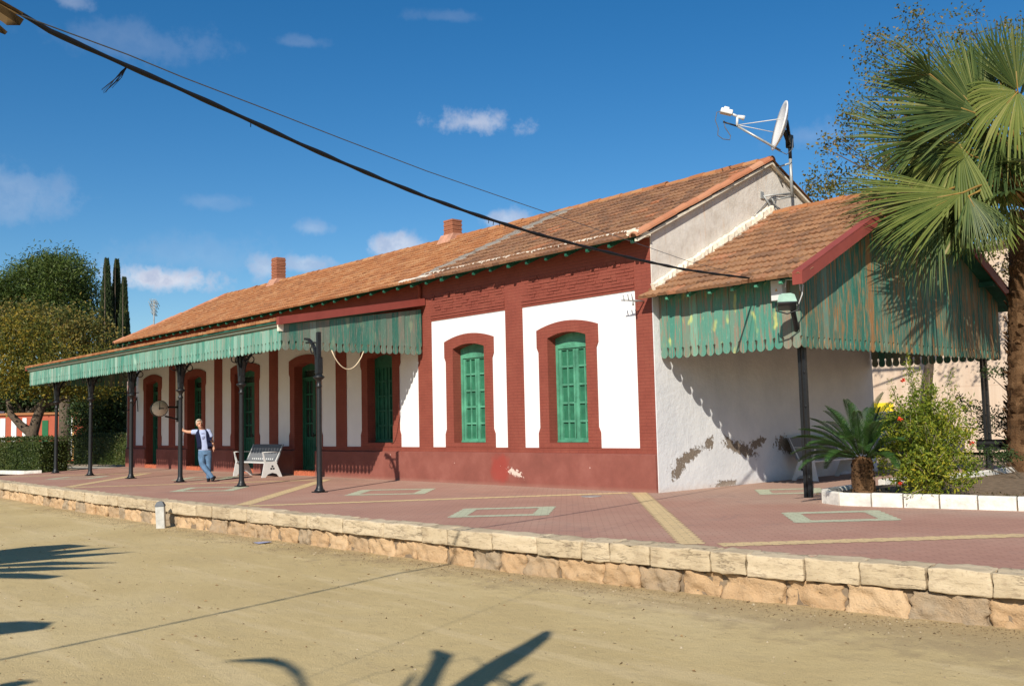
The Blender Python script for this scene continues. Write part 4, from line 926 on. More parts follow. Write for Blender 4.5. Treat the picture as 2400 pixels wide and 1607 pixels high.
# little insulator bracket on the white panel
ib = MB(); q = V((-.22, 0, 3.77)); ib.tube([q, q+V((0, -.32, .0))], .016, 6); ib.tube([q+V((0, -.30, .0)), q+V((-.30, -.34, .03))], .012, 6)
for dx in (-.02, -.12, -.24): ib.tube([q+V((dx, -.32, .01)), q+V((dx-.02, -.33, .13))], .012, 6)
ib.tube([q+V((-.03, -.3, 0)), q+V((-.03, -.3, -.1))], .018, 6); ib.tube([q+V((-.2, -.32, .02)), q+V((0, -.2, -.02))], .01, 6)
tag(ib.build('insulator_bracket', m_steel, origin=tuple(q)), 'small pronged steel cable bracket at the top corner of the right white panel', 'bracket')

# ------------------------------------------------------------------ clock
cc = at(373, 957, 1, -.72); ck = thing('station_clock', 'round double faced station clock with cream dial showing three, hung from the wall', 'clock', (cc.x, cc.y, cc.z))
Mc = Matrix.Translation(cc) @ Matrix.Rotation(math.radians(-14), 4, 'Z') @ Matrix.Rotation(math.radians(90), 4, 'Y')   # local z -> +x
scl = abs((cc-CAM).dot(FWD))/FPX; RC = 18.0*scl
cs = MB(); cs.lathe([(RC*1.0, -.13), (RC*1.08, -.12), (RC*1.08, .12), (RC*1.0, .13)], (0, 0, 0), 36); xform(cs, Mc).build('casing', m_black, ck)
cf = MB(); cf.lathe([(RC*.99, .131), (RC*.99, .136)], (0, 0, 0), 36); dial = xform(cf, Mc).build('dial', m_clockface, ck)
cf = MB(); cf.lathe([(RC*.99, -.136), (RC*.99, -.131)], (0, 0, 0), 36); xform(cf, Mc).build('dial', m_clockface, ck)
# face axes: local -x is up on the face, local y is to the right as seen from +x
hm = MB()
def hand(ang, L, wd, z):
    c, s = math.cos(ang), math.sin(ang); d = V((-c, s, 0)); n = V((s, c, 0))
    hm.add([Mc @ (n*wd-d*L*.22+V((0, 0, z))), Mc @ (d*L+n*wd*.6+V((0, 0, z))), Mc @ (d*L-n*wd*.6+V((0, 0, z))), Mc @ (-n*wd-d*L*.22+V((0, 0, z)))], [(0, 1, 2, 3)])
hand(math.radians(0), RC*.78, .016, .142); hand(math.radians(90), RC*.55, .024, .145); hm.build('hands', m_black, dial)
tk = MB()
for i in range(12):
    a = math.radians(30*i); d = V((-math.cos(a), math.sin(a), 0)); n = V((math.sin(a), math.cos(a), 0)); w_ = .006
    if i == 3: continue
    tk.add([Mc @ (d*RC*.86+n*w_+V((0, 0, .139))), Mc @ (d*RC*.95+n*w_+V((0, 0, .139))), Mc @ (d*RC*.95-n*w_+V((0, 0, .139))), Mc @ (d*RC*.86-n*w_+V((0, 0, .139)))], [(0, 1, 2, 3)])
tk.build('hour_marks', m_thincable, dial)
def text_mb(body, size, M, depth=.002):
    c = bpy.data.curves.new('txt', 'FONT'); c.body = body; c.size = size; c.align_x = 'CENTER'; c.align_y = 'CENTER'; c.extrude = depth
    o = bpy.data.objects.new('txt', c); COL.objects.link(o); dg = bpy.context.evaluated_depsgraph_get(); dg.update(); me = o.evaluated_get(dg).to_mesh(); r = MB()
    r.add([M @ q.co for q in me.vertices], [tuple(p.vertices) for p in me.polygons]); o.evaluated_get(dg).to_mesh_clear(); bpy.data.objects.remove(o); bpy.data.curves.remove(c); return r
Mt = Mc @ Matrix(((0, -1, 0, 0), (1, 0, 0, 0), (0, 0, 1, 0), (0, 0, 0, 1)))
text_mb('3', RC*.36, Mt @ Matrix.Translation((RC*.80, 0, .138))).build('numeral', m_black, dial)
text_mb('12', RC*.20, Mt @ Matrix.Translation((0, RC*.80, .138))).build('numeral', m_thincable, dial)
am = MB(); am.tube([cc+V((-.02, RC*.9, .05)), V((cc.x-.02, -.0, cc.z+.05))], .035, 8); am.tube([cc+V((-.02, RC*.8, -.28)), V((cc.x-.02, 0.0, cc.z-.40))], .03, 8); am.bbox(cc.x-.10, cc.x+.06, -.04, -.0, cc.z-.5, cc.z+.3, .01)
am.build('wall_arm', m_black, ck)
# wrought lamp bracket near the far corner
lb = MB(); q = V((-26.55, 0, 2.95)); lb.tube([q, q+V((0, -.75, 0))], .018, 6)
lb.tube([q+V((0, -.02, -.75))]+[q+V((0, -.60+.55*math.cos(t), -.02-.72*math.sin(t))) for t in [i*math.pi/2/8 for i in range(9)]][1:], .016, 6); lb.tube([q+V((0, -.2+.12*math.cos(t*.7), -.3+.12*math.sin(t*.7))) for t in range(9)], .012, 6)
tag(lb.build('lamp_bracket', m_black, origin=tuple(q)), 'scrolled black iron wall bracket left of the first door', 'bracket')

# ------------------------------------------------------------------ benches
def bench(name, label, M, L=1.85):
    t = thing(name, label, 'bench', tuple(M.to_translation()), 'white metal benches')
    # local: x along, y depth (front = -), z up
    out = [(-.34, 0), (-.22, 0), (-.14, .09), (0, .13), (.14, .09), (.22, 0), (.32, 0), (.14, .40), (.37, .93), (.345, .945), (.10, .46), (-.20, .44), (-.29, .74), (-.315, .74), (-.255, .42)]
    for x in (0, L-.03):
        p = MB(); p.prism([(a, b) for a, b in out], M @ V((x, 0, 0)), M.to_3x3() @ V((0, 1, 0)), V((0, 0, 1)), M.to_3x3() @ V((.03, 0, 0))); pl2 = p.build('side_plate', m_whitemetal, t)
        for xx in ((x-.003,) if x == 0 else (x+.033,)):
            tf = MB()
            for a in (90, 210, 330):
                c = V((xx, .0+.045*math.cos(math.radians(a)), .27+.045*math.sin(math.radians(a)))); n_ = 10
                tf.add([M @ (c+V((0, .036*math.cos(k*6.283/n_), .03*math.sin(k*6.283/n_)))) for k in range(n_)], [tuple(range(n_))])
            tf.build('trefoil_dark_decal', m_black, pl2)  # black discs laid on the plate, painting the dark of an opening
    s = MB(); s.bbox(.03, L-.03, -.25, .17, .405, .44, .008, M); s.build('seat', m_whitemetal, t)
    b = MB(); b.prism([(.15, .45), (.365, .935), (.345, .945), (.125, .46)], M @ V((-.03, 0, 0)), M.to_3x3() @ V((0, 1, 0)), V((0, 0, 1)), M.to_3x3() @ V((L+.06, 0, 0))); bk = b.build('backrest', m_greymetal, t)
    sl_ = MB()
    for k in range(11):
        x = .30+k*(L-.6)/10; sl_.prism([(.158, .49), (.178, .535), (.172, .538), (.152, .493)], M @ V((x, -.012, 0)), M.to_3x3() @ V((0, 1, 0)), V((0, 0, 1)), M.to_3x3() @ V((.05, 0, 0)))
    sl_.build('slots', m_whitemetal, bk)
    ar = MB()
    for x in (.0, L-.03): ar.tube([M @ V((x+.015, -.30, .73)), M @ V((x+.015, .27, .73))], .012, 6)
    ar.build('armrests', m_whitemetal, t); return t
bench('bench', 'white metal bench with grey perforated back against the red plinth under the long canopy', Matrix.Translation((-15.55, -.98, 0)))
bench('bench', 'white metal bench against the side wall behind the cycad', Matrix.Translation((.50, 4.35, 0)) @ Matrix.Rotation(math.radians(90), 4, 'Z'))

# ------------------------------------------------------------------ kilometre post
q = at(378, 1237, 2, GZ); km = thing('kilometre_post', 'leaning white kilometre post with grey cap on the sand against the wall', 'marker post', (q.x, q.y, GZ))
Mk = Matrix.Translation((q.x, q.y, GZ)) @ Matrix.Rotation(math.radians(50), 4, 'Z') @ Matrix.Rotation(math.radians(-3), 4, 'Y')
k_ = MB(); k_.bbox(-.085, .085, -.055, .055, -.1, .42, .012, Mk); post = k_.build('post', simple('grey_white_post_paint', (.46, .45, .41), .9, .2, 9, .4, 30), km)
k_ = MB(); k_.loft([[Mk @ V((x, y, z)) for x, y in ((-a, -b), (a, -b), (a, b), (-a, b))] for a, b, z in ((.089, .059, .421), (.089, .059, .445), (.055, .036, .51), (.018, .018, .525))], True, False); k_.build('cap', simple('grey_cap_paint', (.13, .14, .15), .8, .2), km)
Mn = Mk @ Matrix.Translation((-.087, 0, 0)) @ Matrix(((0, 0, -1, 0), (-1, 0, 0, 0), (0, 1, 0, 0), (0, 0, 0, 1)))
for s_, z in (('1', .34), ('5', .24), ('7', .14)): text_mb(s_, .10, Mn @ Matrix.Translation((0, z, .001))).build('numeral', m_black, post)
# ------------------------------------------------------------------ planter
pln = thing('planter_bed', 'raised planting bed edged with whitewashed curb blocks', 'planter', (4.2, .5, 0))
CPTS = [(3.30, 2.3), (3.36, 1.15), (3.42, .45), (3.47, .05), (3.72, -.36), (4.16, -.60), (4.67, -.53), (5.13, -.42), (5.63, -.29), (6.14, -.17), (6.65, -.06), (7.3, .10), (8.2, .30), (9.2, .5), (10.3, .75)]
BACK = [(3.30, 2.3), (3.36, 3.2), (3.62, 4.1), (3.74, 5.2), (3.74, 6.3), (3.72, 7.4), (3.75, 8.6), (3.9, 9.8)]
def curb_block(p, q, pn, qn, h, wd):
    # p, q on the outer edge; pn, qn unit normals pointing to the bed
    g_ = .012; d = (q-p).normalized(); a, b = p+d*g_, q-d*g_; mb = MB(); bv = .018; R_ = []
    for t in (0, 1):
        e, n = (a, pn) if t == 0 else (b, qn)
        R_.append([e+V((0, 0, -.03)), e+V((0, 0, h-bv)), e+n*bv+V((0, 0, h)), e+n*(wd-bv)+V((0, 0, h)), e+n*wd+V((0, 0, h-bv)), e+n*wd+V((0, 0, -.03))])
    mb.loft(R_, True, False); return mb
def nrm_at(P, i):
    d = V((P[min(i+1, len(P)-1)][0]-P[max(i-1, 0)][0], P[min(i+1, len(P)-1)][1]-P[max(i-1, 0)][1], 0)).normalized(); return V((-d.y, d.x, 0))
for i in range(1, len(CPTS)-1):
    curb_block(V(CPTS[i]+(0,)), V(CPTS[i+1]+(0,)), nrm_at(CPTS, i), nrm_at(CPTS, i+1), .205+random.uniform(-.006, .006), .13).build('curb_block', m_curb, pln)
for i in range(len(BACK)-1):
    curb_block(V(BACK[i]+(0,)), V(BACK[i+1]+(0,)), -nrm_at(BACK, i), -nrm_at(BACK, i+1), .23, .14).build('curb_block', m_curb, pln)
so = MB(); rim = [(x+.06, y+.06) for x, y in CPTS[1:]]+[(10.5, 10)]+[(x+.08, y) for x, y in BACK[::-1]]
so.prism(rim, (0, 0, -.02), (1, 0, 0), (0, 1, 0), (0, 0, .15)); so.build('soil', m_soil, pln)
random.seed(2); gl = MB()
for i in range(900):
    x = random.uniform(3.6, 9); y = random.uniform(-.45, 1.2)+max(0, (x-5)*.22); s = random.uniform(.02, .05); a = random.uniform(0, 6.3)
    gl.add([(x, y, .132), (x+s*math.cos(a), y+s*math.sin(a), .132+random.uniform(0, .05)), (x+s*math.cos(a+.6), y+s*math.sin(a+.6), .134)], [(0, 1, 2)])
tag(gl.build('ground_cover', leaf_mat('bed_litter', [(0, (.04, .06, .015)), (.5, (.15, .11, .06)), (1, (.25, .19, .11))], .1, .9, .1)), 'dry leaves and sprigs lying on the soil of the planting bed', 'litter', kind='stuff')

# ------------------------------------------------------------------ leaves
def leaf(mb, p, L, W, d=None, bend=.25):
    if d is None:
        z = random.uniform(-1, 1); a = random.uniform(0, 6.2832); r = math.sqrt(1-z*z); d = V((r*math.cos(a), r*math.sin(a), z))
    s = d.cross(V((random.gauss(0, 1), random.gauss(0, 1), random.gauss(0, 1)))).normalized(); n = d.cross(s); m_ = p+d*L*.5+n*L*bend*.3
    mb.add([p, m_+s*W*.5, p+d*L-n*L*bend*.2, m_-s*W*.5], [(0, 1, 2, 3)])
def rnd_dir(up=0):
    z = random.uniform(-1+up, 1); a = random.uniform(0, 6.2832); r = math.sqrt(max(0, 1-z*z)); return V((r*math.cos(a), r*math.sin(a), z))
def crown(mb, blobs, clumps, per, size, spread, fill=.55, asp=.55, up=0.0):
    wts = [b[1][0]*b[1][1]+b[1][2]*b[1][0] for b in blobs]
    for i in range(clumps):
        c, r = random.choices(blobs, wts)[0]; d = rnd_dir(up); k = 1-(1-fill)*random.random()**1.6
        q = V(c)+V((d.x*r[0], d.y*r[1], d.z*r[2]))*k; sp = spread*random.uniform(.6, 1.4)
        for j in range(per):
            leaf(mb, q+V((random.gauss(0, sp), random.gauss(0, sp), random.gauss(0, sp*.8))), size*random.uniform(.6, 1.4), size*asp*random.uniform(.6, 1.3))
def limbs(mb, base, top, r0, tips, n=2):
    base, top = V(base), V(top); mb.tube([base, base.lerp(top, .5)+V((random.uniform(-.1, .1), random.uniform(-.1, .1), 0)), top], [r0, r0*.85, r0*.7], 9)
    for t in tips:
        t = V(t); m_ = top.lerp(t, .5)+V((random.uniform(-.3, .3), random.uniform(-.3, .3), random.uniform(0, .4))); mb.tube([top, m_, t], [r0*.6, r0*.35, r0*.08], 7)
        for k in range(n):
            e = t+rnd_dir()*random.uniform(.6, 1.3); mb.tube([m_.lerp(t, .3+.3*k), e], [r0*.18, r0*.04], 5)

# ------------------------------------------------------------------ fan palms
def fan_blade(mb, hub, d, up, L, spread, nseg, droop, wid=1.0, curl=.2):
    d = V(d).normalized(); s = d.cross(V(up)).normalized(); n = s.cross(d).normalized(); dw = math.radians(spread)/nseg
    for i in range(nseg):
        a = (i/(nseg-1)-.5)*math.radians(spread); Li = L*(.72+.28*math.cos(a*.9))*random.uniform(.92, 1.05); dr = droop*random.uniform(.6, 1.5)
        di = d*math.cos(a)+s*math.sin(a)+n*(curl*(abs(a)/1.6)**2); di.normalize(); si = (di.cross(n)).normalized(); jt = random.gauss(0, .02)
        L1 = []; L2 = []; Mi = []
        for t in (0.04, .3, .55, .70, .86, 1.0):
            w_ = min(math.tan(dw/2)*t*Li*1.08, math.tan(dw/2)*.62*Li*1.08)*(1 if t <= .62 else max(.05, ((1-t)/.38)**.8))*wid
            c = hub+di*(t*Li)+V((0, 0, -1))*(dr*Li*max(0, t-.35)**2.0)+si*jt*t*t*Li
            L1.append(c+si*w_); L2.append(c-si*w_); Mi.append(c-n*w_*.55)
        k = len(Mi); fs = []
        for j in range(k-1): fs += [(j, j+1, k+j+1, k+j), (k+j, k+j+1, 2*k+j+1, 2*k+j)]
        mb.add(L1+Mi+L2, fs)
def frond(root, C, hub, tip, spread=150, nseg=30, droop=.25, mat=None, up=None, pr=.035, fac=1.0):
    C, hub, tip = V(C), V(hub), V(tip); d = tip-hub; L = d.length*fac
    u = V(up) if up is not None else V((0, 0, 1))
    if abs(d.normalized().dot(u)) > .9: u = (hub-C).normalized()*-1+V((.3, -.5, .2))
    b = MB(); fan_blade(b, hub, d, u, L, spread, nseg, droop)
    o = b.build('frond', mat or m_frond, root)
    p = MB(); m_ = C.lerp(hub, .5)+V((0, 0, .12*(hub-C).length)); p.tube([C, C.lerp(m_, .5)+V((0, 0, .05)), m_, m_.lerp(hub, .6)+V((0, 0, .02)), hub, hub+d.normalized()*L*.25], [pr*1.5, pr*1.1, pr*.8, pr*.65, pr*.5, pr*.2], 6)
    p.build('petiole', m_petiole, o); return o
def palm_trunk(root, base, top, r0, r1, n=34):
    base, top = V(base), V(top); mb = MB(); rings = []
    for i in range(n+1):
        t = i/n; c = base.lerp(top, t); r = (r0+(r1-r0)*t)*(1.0+.05*(i % 2))
        rings.append([c+V((math.cos(a)*r*(1+.06*mn.noise(V((math.cos(a)*3, math.sin(a)*3, i*.9)))), math.sin(a)*r*(1+.06*mn.noise(V((math.sin(a)*3, i*.7, 1)))), 0)) for a in [2*math.pi*j/20 for j in range(20)]])
    mb.loft(rings, True, False)
    for i in range(int((top-base).length*110)):                  # old leaf bases
        t = random.random(); c = base.lerp(top, t); r = r0+(r1-r0)*t; a = random.uniform(0, 6.28); o = V((math.cos(a), math.sin(a), 0)); s = V((-o.y, o.x, 0)); w_ = random.uniform(.05, .11); h = random.uniform(.08, .2)
        q = c+o*r*.96; mb.add([q-s*w_, q+s*w_, q+s*w_*.4+o*random.uniform(.05, .14)+V((0, 0, h)), q-s*w_*.4+o*random.uniform(.05, .12)+V((0, 0, h))], [(0, 1, 2, 3)])
    mb.build('trunk', m_palmbark, root)
random.seed(61)
PD = 21.0; pb_ = far(2424, 1160, PD); pt_ = far(2418, 500, PD)
palm = thing('fan_palm', 'tall fan palm with a shaggy brown trunk at the right edge over the side canopy', 'palm tree', (pb_.x, pb_.y, .1), 'fan palms')
palm_trunk(palm, (pb_.x, pb_.y, .08), (pt_.x, pt_.y, pt_.z), .50, .42)
C0 = V((pt_.x, pt_.y, pt_.z+.1))
spec_ = [  # hub px, tip px, depth of hub, depth of tip, spread, droop, material
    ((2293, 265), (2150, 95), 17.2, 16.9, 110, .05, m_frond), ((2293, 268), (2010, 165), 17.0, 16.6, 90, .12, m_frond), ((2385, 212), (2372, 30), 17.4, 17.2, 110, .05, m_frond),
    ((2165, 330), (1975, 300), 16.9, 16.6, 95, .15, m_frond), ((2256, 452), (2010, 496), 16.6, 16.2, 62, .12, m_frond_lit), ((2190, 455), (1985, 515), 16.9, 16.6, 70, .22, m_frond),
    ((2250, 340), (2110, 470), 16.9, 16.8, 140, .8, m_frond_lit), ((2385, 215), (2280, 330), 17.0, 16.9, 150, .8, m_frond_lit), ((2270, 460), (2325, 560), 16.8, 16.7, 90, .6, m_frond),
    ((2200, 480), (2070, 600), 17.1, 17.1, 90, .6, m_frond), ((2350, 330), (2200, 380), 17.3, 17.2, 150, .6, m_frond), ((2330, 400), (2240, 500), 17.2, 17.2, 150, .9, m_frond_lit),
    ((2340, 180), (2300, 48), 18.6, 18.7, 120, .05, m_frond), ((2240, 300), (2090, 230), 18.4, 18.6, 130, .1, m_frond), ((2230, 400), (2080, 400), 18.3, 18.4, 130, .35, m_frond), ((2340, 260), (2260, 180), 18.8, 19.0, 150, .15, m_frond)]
for h, t, dh, dt, spd, drp, mt_ in spec_:
    dh, dt = (dh+2.6, dt+2.4) if h[1] < 420 else (dh+1.9, dt+1.6); frond(palm, C0, far(h[0], h[1], dh), far(t[0], t[1], dt), spd, 44, drp, mt_, up=V((0, 0, .55))-FWD*.85+RGT*random.uniform(-.3, .3))
for i in range(46):                                            # the rest of the crown, seen through and behind the named fronds
    hu, hv = random.uniform(2180, 2400), random.uniform(170, 500); ang = math.atan2(hv-470, hu-2420)+random.gauss(0, .35); ll = random.uniform(90, 165)
    dd = random.uniform(19.2, 21.6); frond(palm, C0, far(hu, hv, dd), far(hu+ll*math.cos(ang), hv+ll*math.sin(ang)+random.uniform(-10, 60), dd+random.uniform(-.3, .3)), random.choice((90, 120, 140)), 38, random.choice((.05, .1, .15, .25, .6, .9)), random.choice((m_frond, m_frond, m_frond, m_frond, m_frond_lit)), up=V((0, 0, .6))-FWD*random.uniform(-.3, 1.0)+RGT*random.uniform(-.5, .5))
for i in range(12):
    a = random.uniform(-1.6, 1.9); e = random.uniform(-.1, .7); d = V((math.cos(a)*math.cos(e), math.sin(a)*math.cos(e)*1.0, math.sin(e)))
    hub = C0+d*random.uniform(1.5, 2.0)+V((0, 0, .2)); tip = hub+(d+V((0, 0, -.25))).normalized()*random.uniform(1.2, 1.6); frond(palm, C0, hub, tip, 140, 26, random.uniform(.1, .4), m_frond)
for i in range(0):
    a = random.uniform(0, 6.28); d = V((math.cos(a)*.55, math.sin(a)*.55, -1)).normalized(); hub = C0+d*random.uniform(.6, 1.1)+V((0, 0, -.1)); tip = hub+V((d.x*.3, d.y*.3, -1)).normalized()*random.uniform(.7, 1.2); frond(palm, C0, hub, tip, 90, 16, .3, m_frond_dead)
# palms behind the camera: they throw the leaf shadows on the sand and one dead leaf hangs into the top left corner
def loose_palm(label, base, C, targets, grp='fan palms'):
    r = thing('fan_palm', label, 'palm tree', base, grp); palm_trunk(r, base, C, .22, .2, 20)
    for hub, tip, spd, n_, drp, mt_ in targets: frond(r, C, hub, tip, spd, n_, drp, mt_, pr=.014)
    return r
def up_sun(x, y, z): return V((x, y, GZ))-SUNL*((z-GZ)/(-SUNL.z))
random.seed(71)
tA = []
lowp = loose_palm('low fan palm whose brown leaf tip hangs into the top left corner of the view', (9.9, -18.3, GZ), V((9.75, -18.2, 3.6)), tA)
hb = far(-190, -120, 3.2); dl = MB()
for a_, b_, wa, wb, dd_ in (((-150, -75), (52, 36), 11, 7, 2.95), ((-150, -70), (47, 60), 12, 17, 2.85), ((-150, -60), (12, 82), 10, 9, 2.8)):
    A_, B_ = V((a_[0], a_[1])), V((b_[0], b_[1])); q_ = (B_-A_).normalized(); s_ = V((-q_.y, q_.x)); lo, hi, mi = [], [], []
    for t in (0, .3, .6, .85, 1.0):
        c = A_.lerp(B_, t); hw = (wa+(wb-wa)*t); e_ = c-s_*hw; f_ = c+s_*hw
        if t == 1.0: f_ = f_-q_*26
        lo.append(far(e_.x, e_.y, dd_+.15*(1-t))); hi.append(far(f_.x, f_.y, dd_+.15*(1-t)+.02)); mi.append(far(c.x, c.y, dd_+.15*(1-t)+.04))
    dl.add(lo+mi+hi, [(i, i+1, 5+i+1, 5+i) for i in range(4)]+[(5+i, 5+i+1, 10+i+1, 10+i) for i in range(4)])
dlo = dl.build('frond', m_frond_dead, lowp); dp_ = MB(); dp_.tube([V((9.75, -18.2, 3.6)), V((9.3, -16.2, 3.9)), hb, far(-150, -70, 3.05)], .005, 6); dp_.build('petiole', m_petiole, dlo)
def shade_leaf(root, C, polys, z):                     # one flat-lying frond: blades given by the outline they shade on the sand
    mb = MB(); cen = V((0, 0, 0)); n_ = 0
    for P in polys:
        Q = [up_sun(g.x, g.y, z) for g in (at(u, v, 2, GZ) for u, v in P)]; k = len(Q); c = sum(Q, V((0, 0, 0)))/k
        near = min(Q, key=lambda q: (q-C).length); L = max((q-near).length for q in Q)
        Q = [q+V((0, 0, .10-.35*((q-near).length/max(L, .1))**2*.5)) for q in Q]
        mb.add(Q, [tuple(range(k))]); cen += near; n_ += 1
    o = mb.build('frond', m_frond, root); p = MB(); hub = cen/n_; p.tube([C, C.lerp(hub, .5)+V((0, 0, .25)), hub], [.02, .014, .01], 6); p.build('petiole', m_petiole, o)
shade_leaf(lowp, V((9.75, -18.2, 3.6)), [[(940, 1640), (985, 1580), (1012, 1540), (1022, 1514), (1044, 1516), (1070, 1530), (1052, 1550), (1030, 1580), (1000, 1640)], [(1150, 1640), (1190, 1606), (1225, 1584), (1262, 1566), (1236, 1592), (1190, 1640)], [(1190, 1650), (1235, 1616), (1288, 1586), (1262, 1612), (1215, 1650)], [(900, 1640), (950, 1592), (986, 1560), (962, 1596), (925, 1640)], [(1010, 1640), (1080, 1592), (1150, 1548), (1220, 1510), (1285, 1470), (1302, 1474), (1292, 1492), (1240, 1536), (1170, 1585), (1100, 1640)]], 4.4)
shade_leaf(lowp, V((9.75, -18.2, 3.6)), [[(533, 1541), (590, 1536), (650, 1534), (676, 1548), (694, 1575), (706, 1640), (680, 1640), (674, 1595), (656, 1570), (630, 1557), (600, 1550)]], 4.2)
pB = loose_palm('fan palm left of the view throwing a spread leaf shadow on the sand', (-3.2, -18.4, GZ), V((-3.1, -18.2, 4.0)), [])
shade_leaf(pB, V((-3.1, -18.2, 4.0)), [[(-180, 1330), (-60, 1296), (60, 1282), (165, 1274), (225, 1276), (150, 1286), (60, 1298), (-60, 1316)], [(-180, 1332), (-60, 1310), (80, 1294), (288, 1279), (180, 1294), (60, 1308), (-60, 1322)], [(-180, 1334), (-60, 1318), (100, 1302), (335, 1290), (230, 1301), (80, 1315), (-60, 1328)], [(-180, 1336), (-60, 1328), (120, 1316), (300, 1315), (180, 1322), (60, 1328)], [(-180, 1340), (-60, 1336), (100, 1328), (268, 1327), (120, 1336), (0, 1343)], [(-180, 1352), (-60, 1346), (60, 1343), (166, 1346), (120, 1354), (0, 1356)]], 3.9)
pC = loose_palm('fan palm left of the view throwing a short blunt leaf shadow near the left edge', (3.0, -19.6, GZ), V((3.0, -19.4, 4.0)), [])
shade_leaf(pC, V((3.0, -19.4, 4.0)), [[(-120, 1475), (-40, 1464), (50, 1456), (146, 1452), (128, 1467), (70, 1477), (0, 1487), (-100, 1500)]], 3.8)
shade_leaf(pC, V((3.0, -19.4, 4.0)), [[(-120, 1640), (-30, 1612), (40, 1598), (108, 1591), (60, 1604), (0, 1620), (-80, 1650)]], 3.7)

# ------------------------------------------------------------------ cycad
random.seed(81)
cyb = V((4.33, -.12, .12)); cy = thing('cycad', 'dark glossy cycad with a squat scaly trunk at the left end of the bed', 'cycad', tuple(cyb))
tk_ = MB(); 
tk_.lathe([(.17, -.03), (.165, .1), (.155, .3), (.15, .5), (.12, .6), (.05, .64)], tuple(cyb), 20, False)
for i in range(330):
    z = random.uniform(0, .60); a = random.uniform(0, 6.28); r = .165-.02*z/.6-(max(0, z-.5)*.4); o = V((math.cos(a), math.sin(a), 0)); s = V((-o.y, o.x, 0)); q = cyb+o*r*.95+V((0, 0, z)); w_ = .022
    tk_.add([q-s*w_, q+s*w_, q+s*w_*.5+o*.035+V((0, 0, .035)), q-s*w_*.5+o*.035+V((0, 0, .035)), q-s*w_+V((0, 0, -.02))+o*.03, q+s*w_+V((0, 0, -.02))+o*.03], [(0, 1, 2, 3), (4, 5, 2, 3)])
tk_.build('trunk', m_palmbark, cy)
ct = cyb+V((0, 0, .60))
for i in range(44):
    a = i*2.39996; f = (i+.5)/44; el = math.radians(80-74*f**.8); L = random.uniform(.92, 1.12)*(1-.1*(1-f)); o = V((math.cos(a), math.sin(a), 0)); s = V((-o.y, o.x, 0)); P = []
    for k in range(11):
        t = k/10; ang = el-t*t*.75*(.5+.7*f); P.append((P[-1] if P else ct+o*.05)+(o*math.cos(ang)+V((0, 0, math.sin(ang))))*(L/10))
    mb = MB(); mb.tube(P, [.012-.009*k/10 for k in range(11)], 5); RSs = resample(P, .016)
    for j, p in enumerate(RSs[8:]):
        t = j/max(1, len(RSs)-9); lw_ = (.16 if t > .12 else .08)*math.sin(math.pi*min(.97, .16+.80*t))**.5; tg = (RSs[min(j+9, len(RSs)-1)]-RSs[j+7]).normalized(); nn = tg.cross(s).normalized()
        if nn.z < 0: nn = -nn
        for sg in (1, -1):
            d = (s*sg*.80+tg*.55+nn*.42).normalized(); w_ = tg*.0065; e = p+d*lw_+V((0, 0, -.02*t))
            mb.add([p-w_, p+w_, p+d*lw_*.6+w_*.9, e, p+d*lw_*.6-w_*.9], [(0, 1, 2, 3, 4)])
    mb.build('frond', m_cycad, cy)

# ------------------------------------------------------------------ flowering shrub
random.seed(91)
sb_ = V((5.28, .12, .12)); sh = thing('flowering_shrub', 'loose yellow green shrub with a few red flowers spilling over the white curb', 'shrub', tuple(sb_))
stm = MB(); lv = MB(); px2 = lambda u, v, d=15.6: far(u, v, d)
tips = []
for i in range(46):
    a = random.uniform(0, 6.28); rr = random.uniform(.15, .72); h = random.uniform(.5, 1.55); tips.append(sb_+V((math.cos(a)*rr, math.sin(a)*rr, h)))
for u, v in ((2130, 835), (2132, 860), (2122, 850), (2165, 880), (2178, 870), (2190, 905), (2085, 890), (2240, 900), (2275, 930), (2095, 915), (2150, 870), (2230, 870), (2250, 950), (2282, 1040), (2065, 1000), (2070, 1090)):
    tips.append(far(u, v, 15.5+random.uniform(-.2, .3)))
for u, v in ((2125, 1160), (2200, 1150), (2230, 1120), (2190, 1165)): tips.append(far(u, v, 14.75))
for t in tips:
    m_ = sb_.lerp(t, .5)+V((random.uniform(-.12, .12), random.uniform(-.12, .12), .12)); P = [sb_+V((random.uniform(-.12, .12), random.uniform(-.12, .12), -.02)), m_, t]; stm.tube(P, [.009, .006, .002], 5)
    R_ = resample([P[0].lerp(m_, .35), m_, t], .022)
    for p in R_:
        for k in range(3): leaf(lv, p+V((random.gauss(0, .035), random.gauss(0, .035), random.gauss(0, .03))), random.uniform(.035, .065), random.uniform(.012, .022), (t-m_).normalized()*.5+rnd_dir())
crown(lv, [(sb_+V((0, 0, .62)), (.74, .66, .58)), (sb_+V((.05, 0, 1.05)), (.66, .58, .48)), (sb_+V((.15, -.1, .45)), (.68, .55, .38)), (sb_+V((-.1, 0, 1.4)), (.42, .36, .40))], 560, 13, .07, .05, .35, .40)
stm.build('stems', m_twig, sh); lv.build('leaves', m_leaf_shrub, sh)
for u, v in ((2115, 890), (2111, 981), (2112, 1131), (2276, 1036)):
    q = far(u, v, 14.95); fm = MB()
    for k in range(12): leaf(fm, q+rnd_dir()*.012, .05, .032)
    fm.build('flower', m_flower, sh)
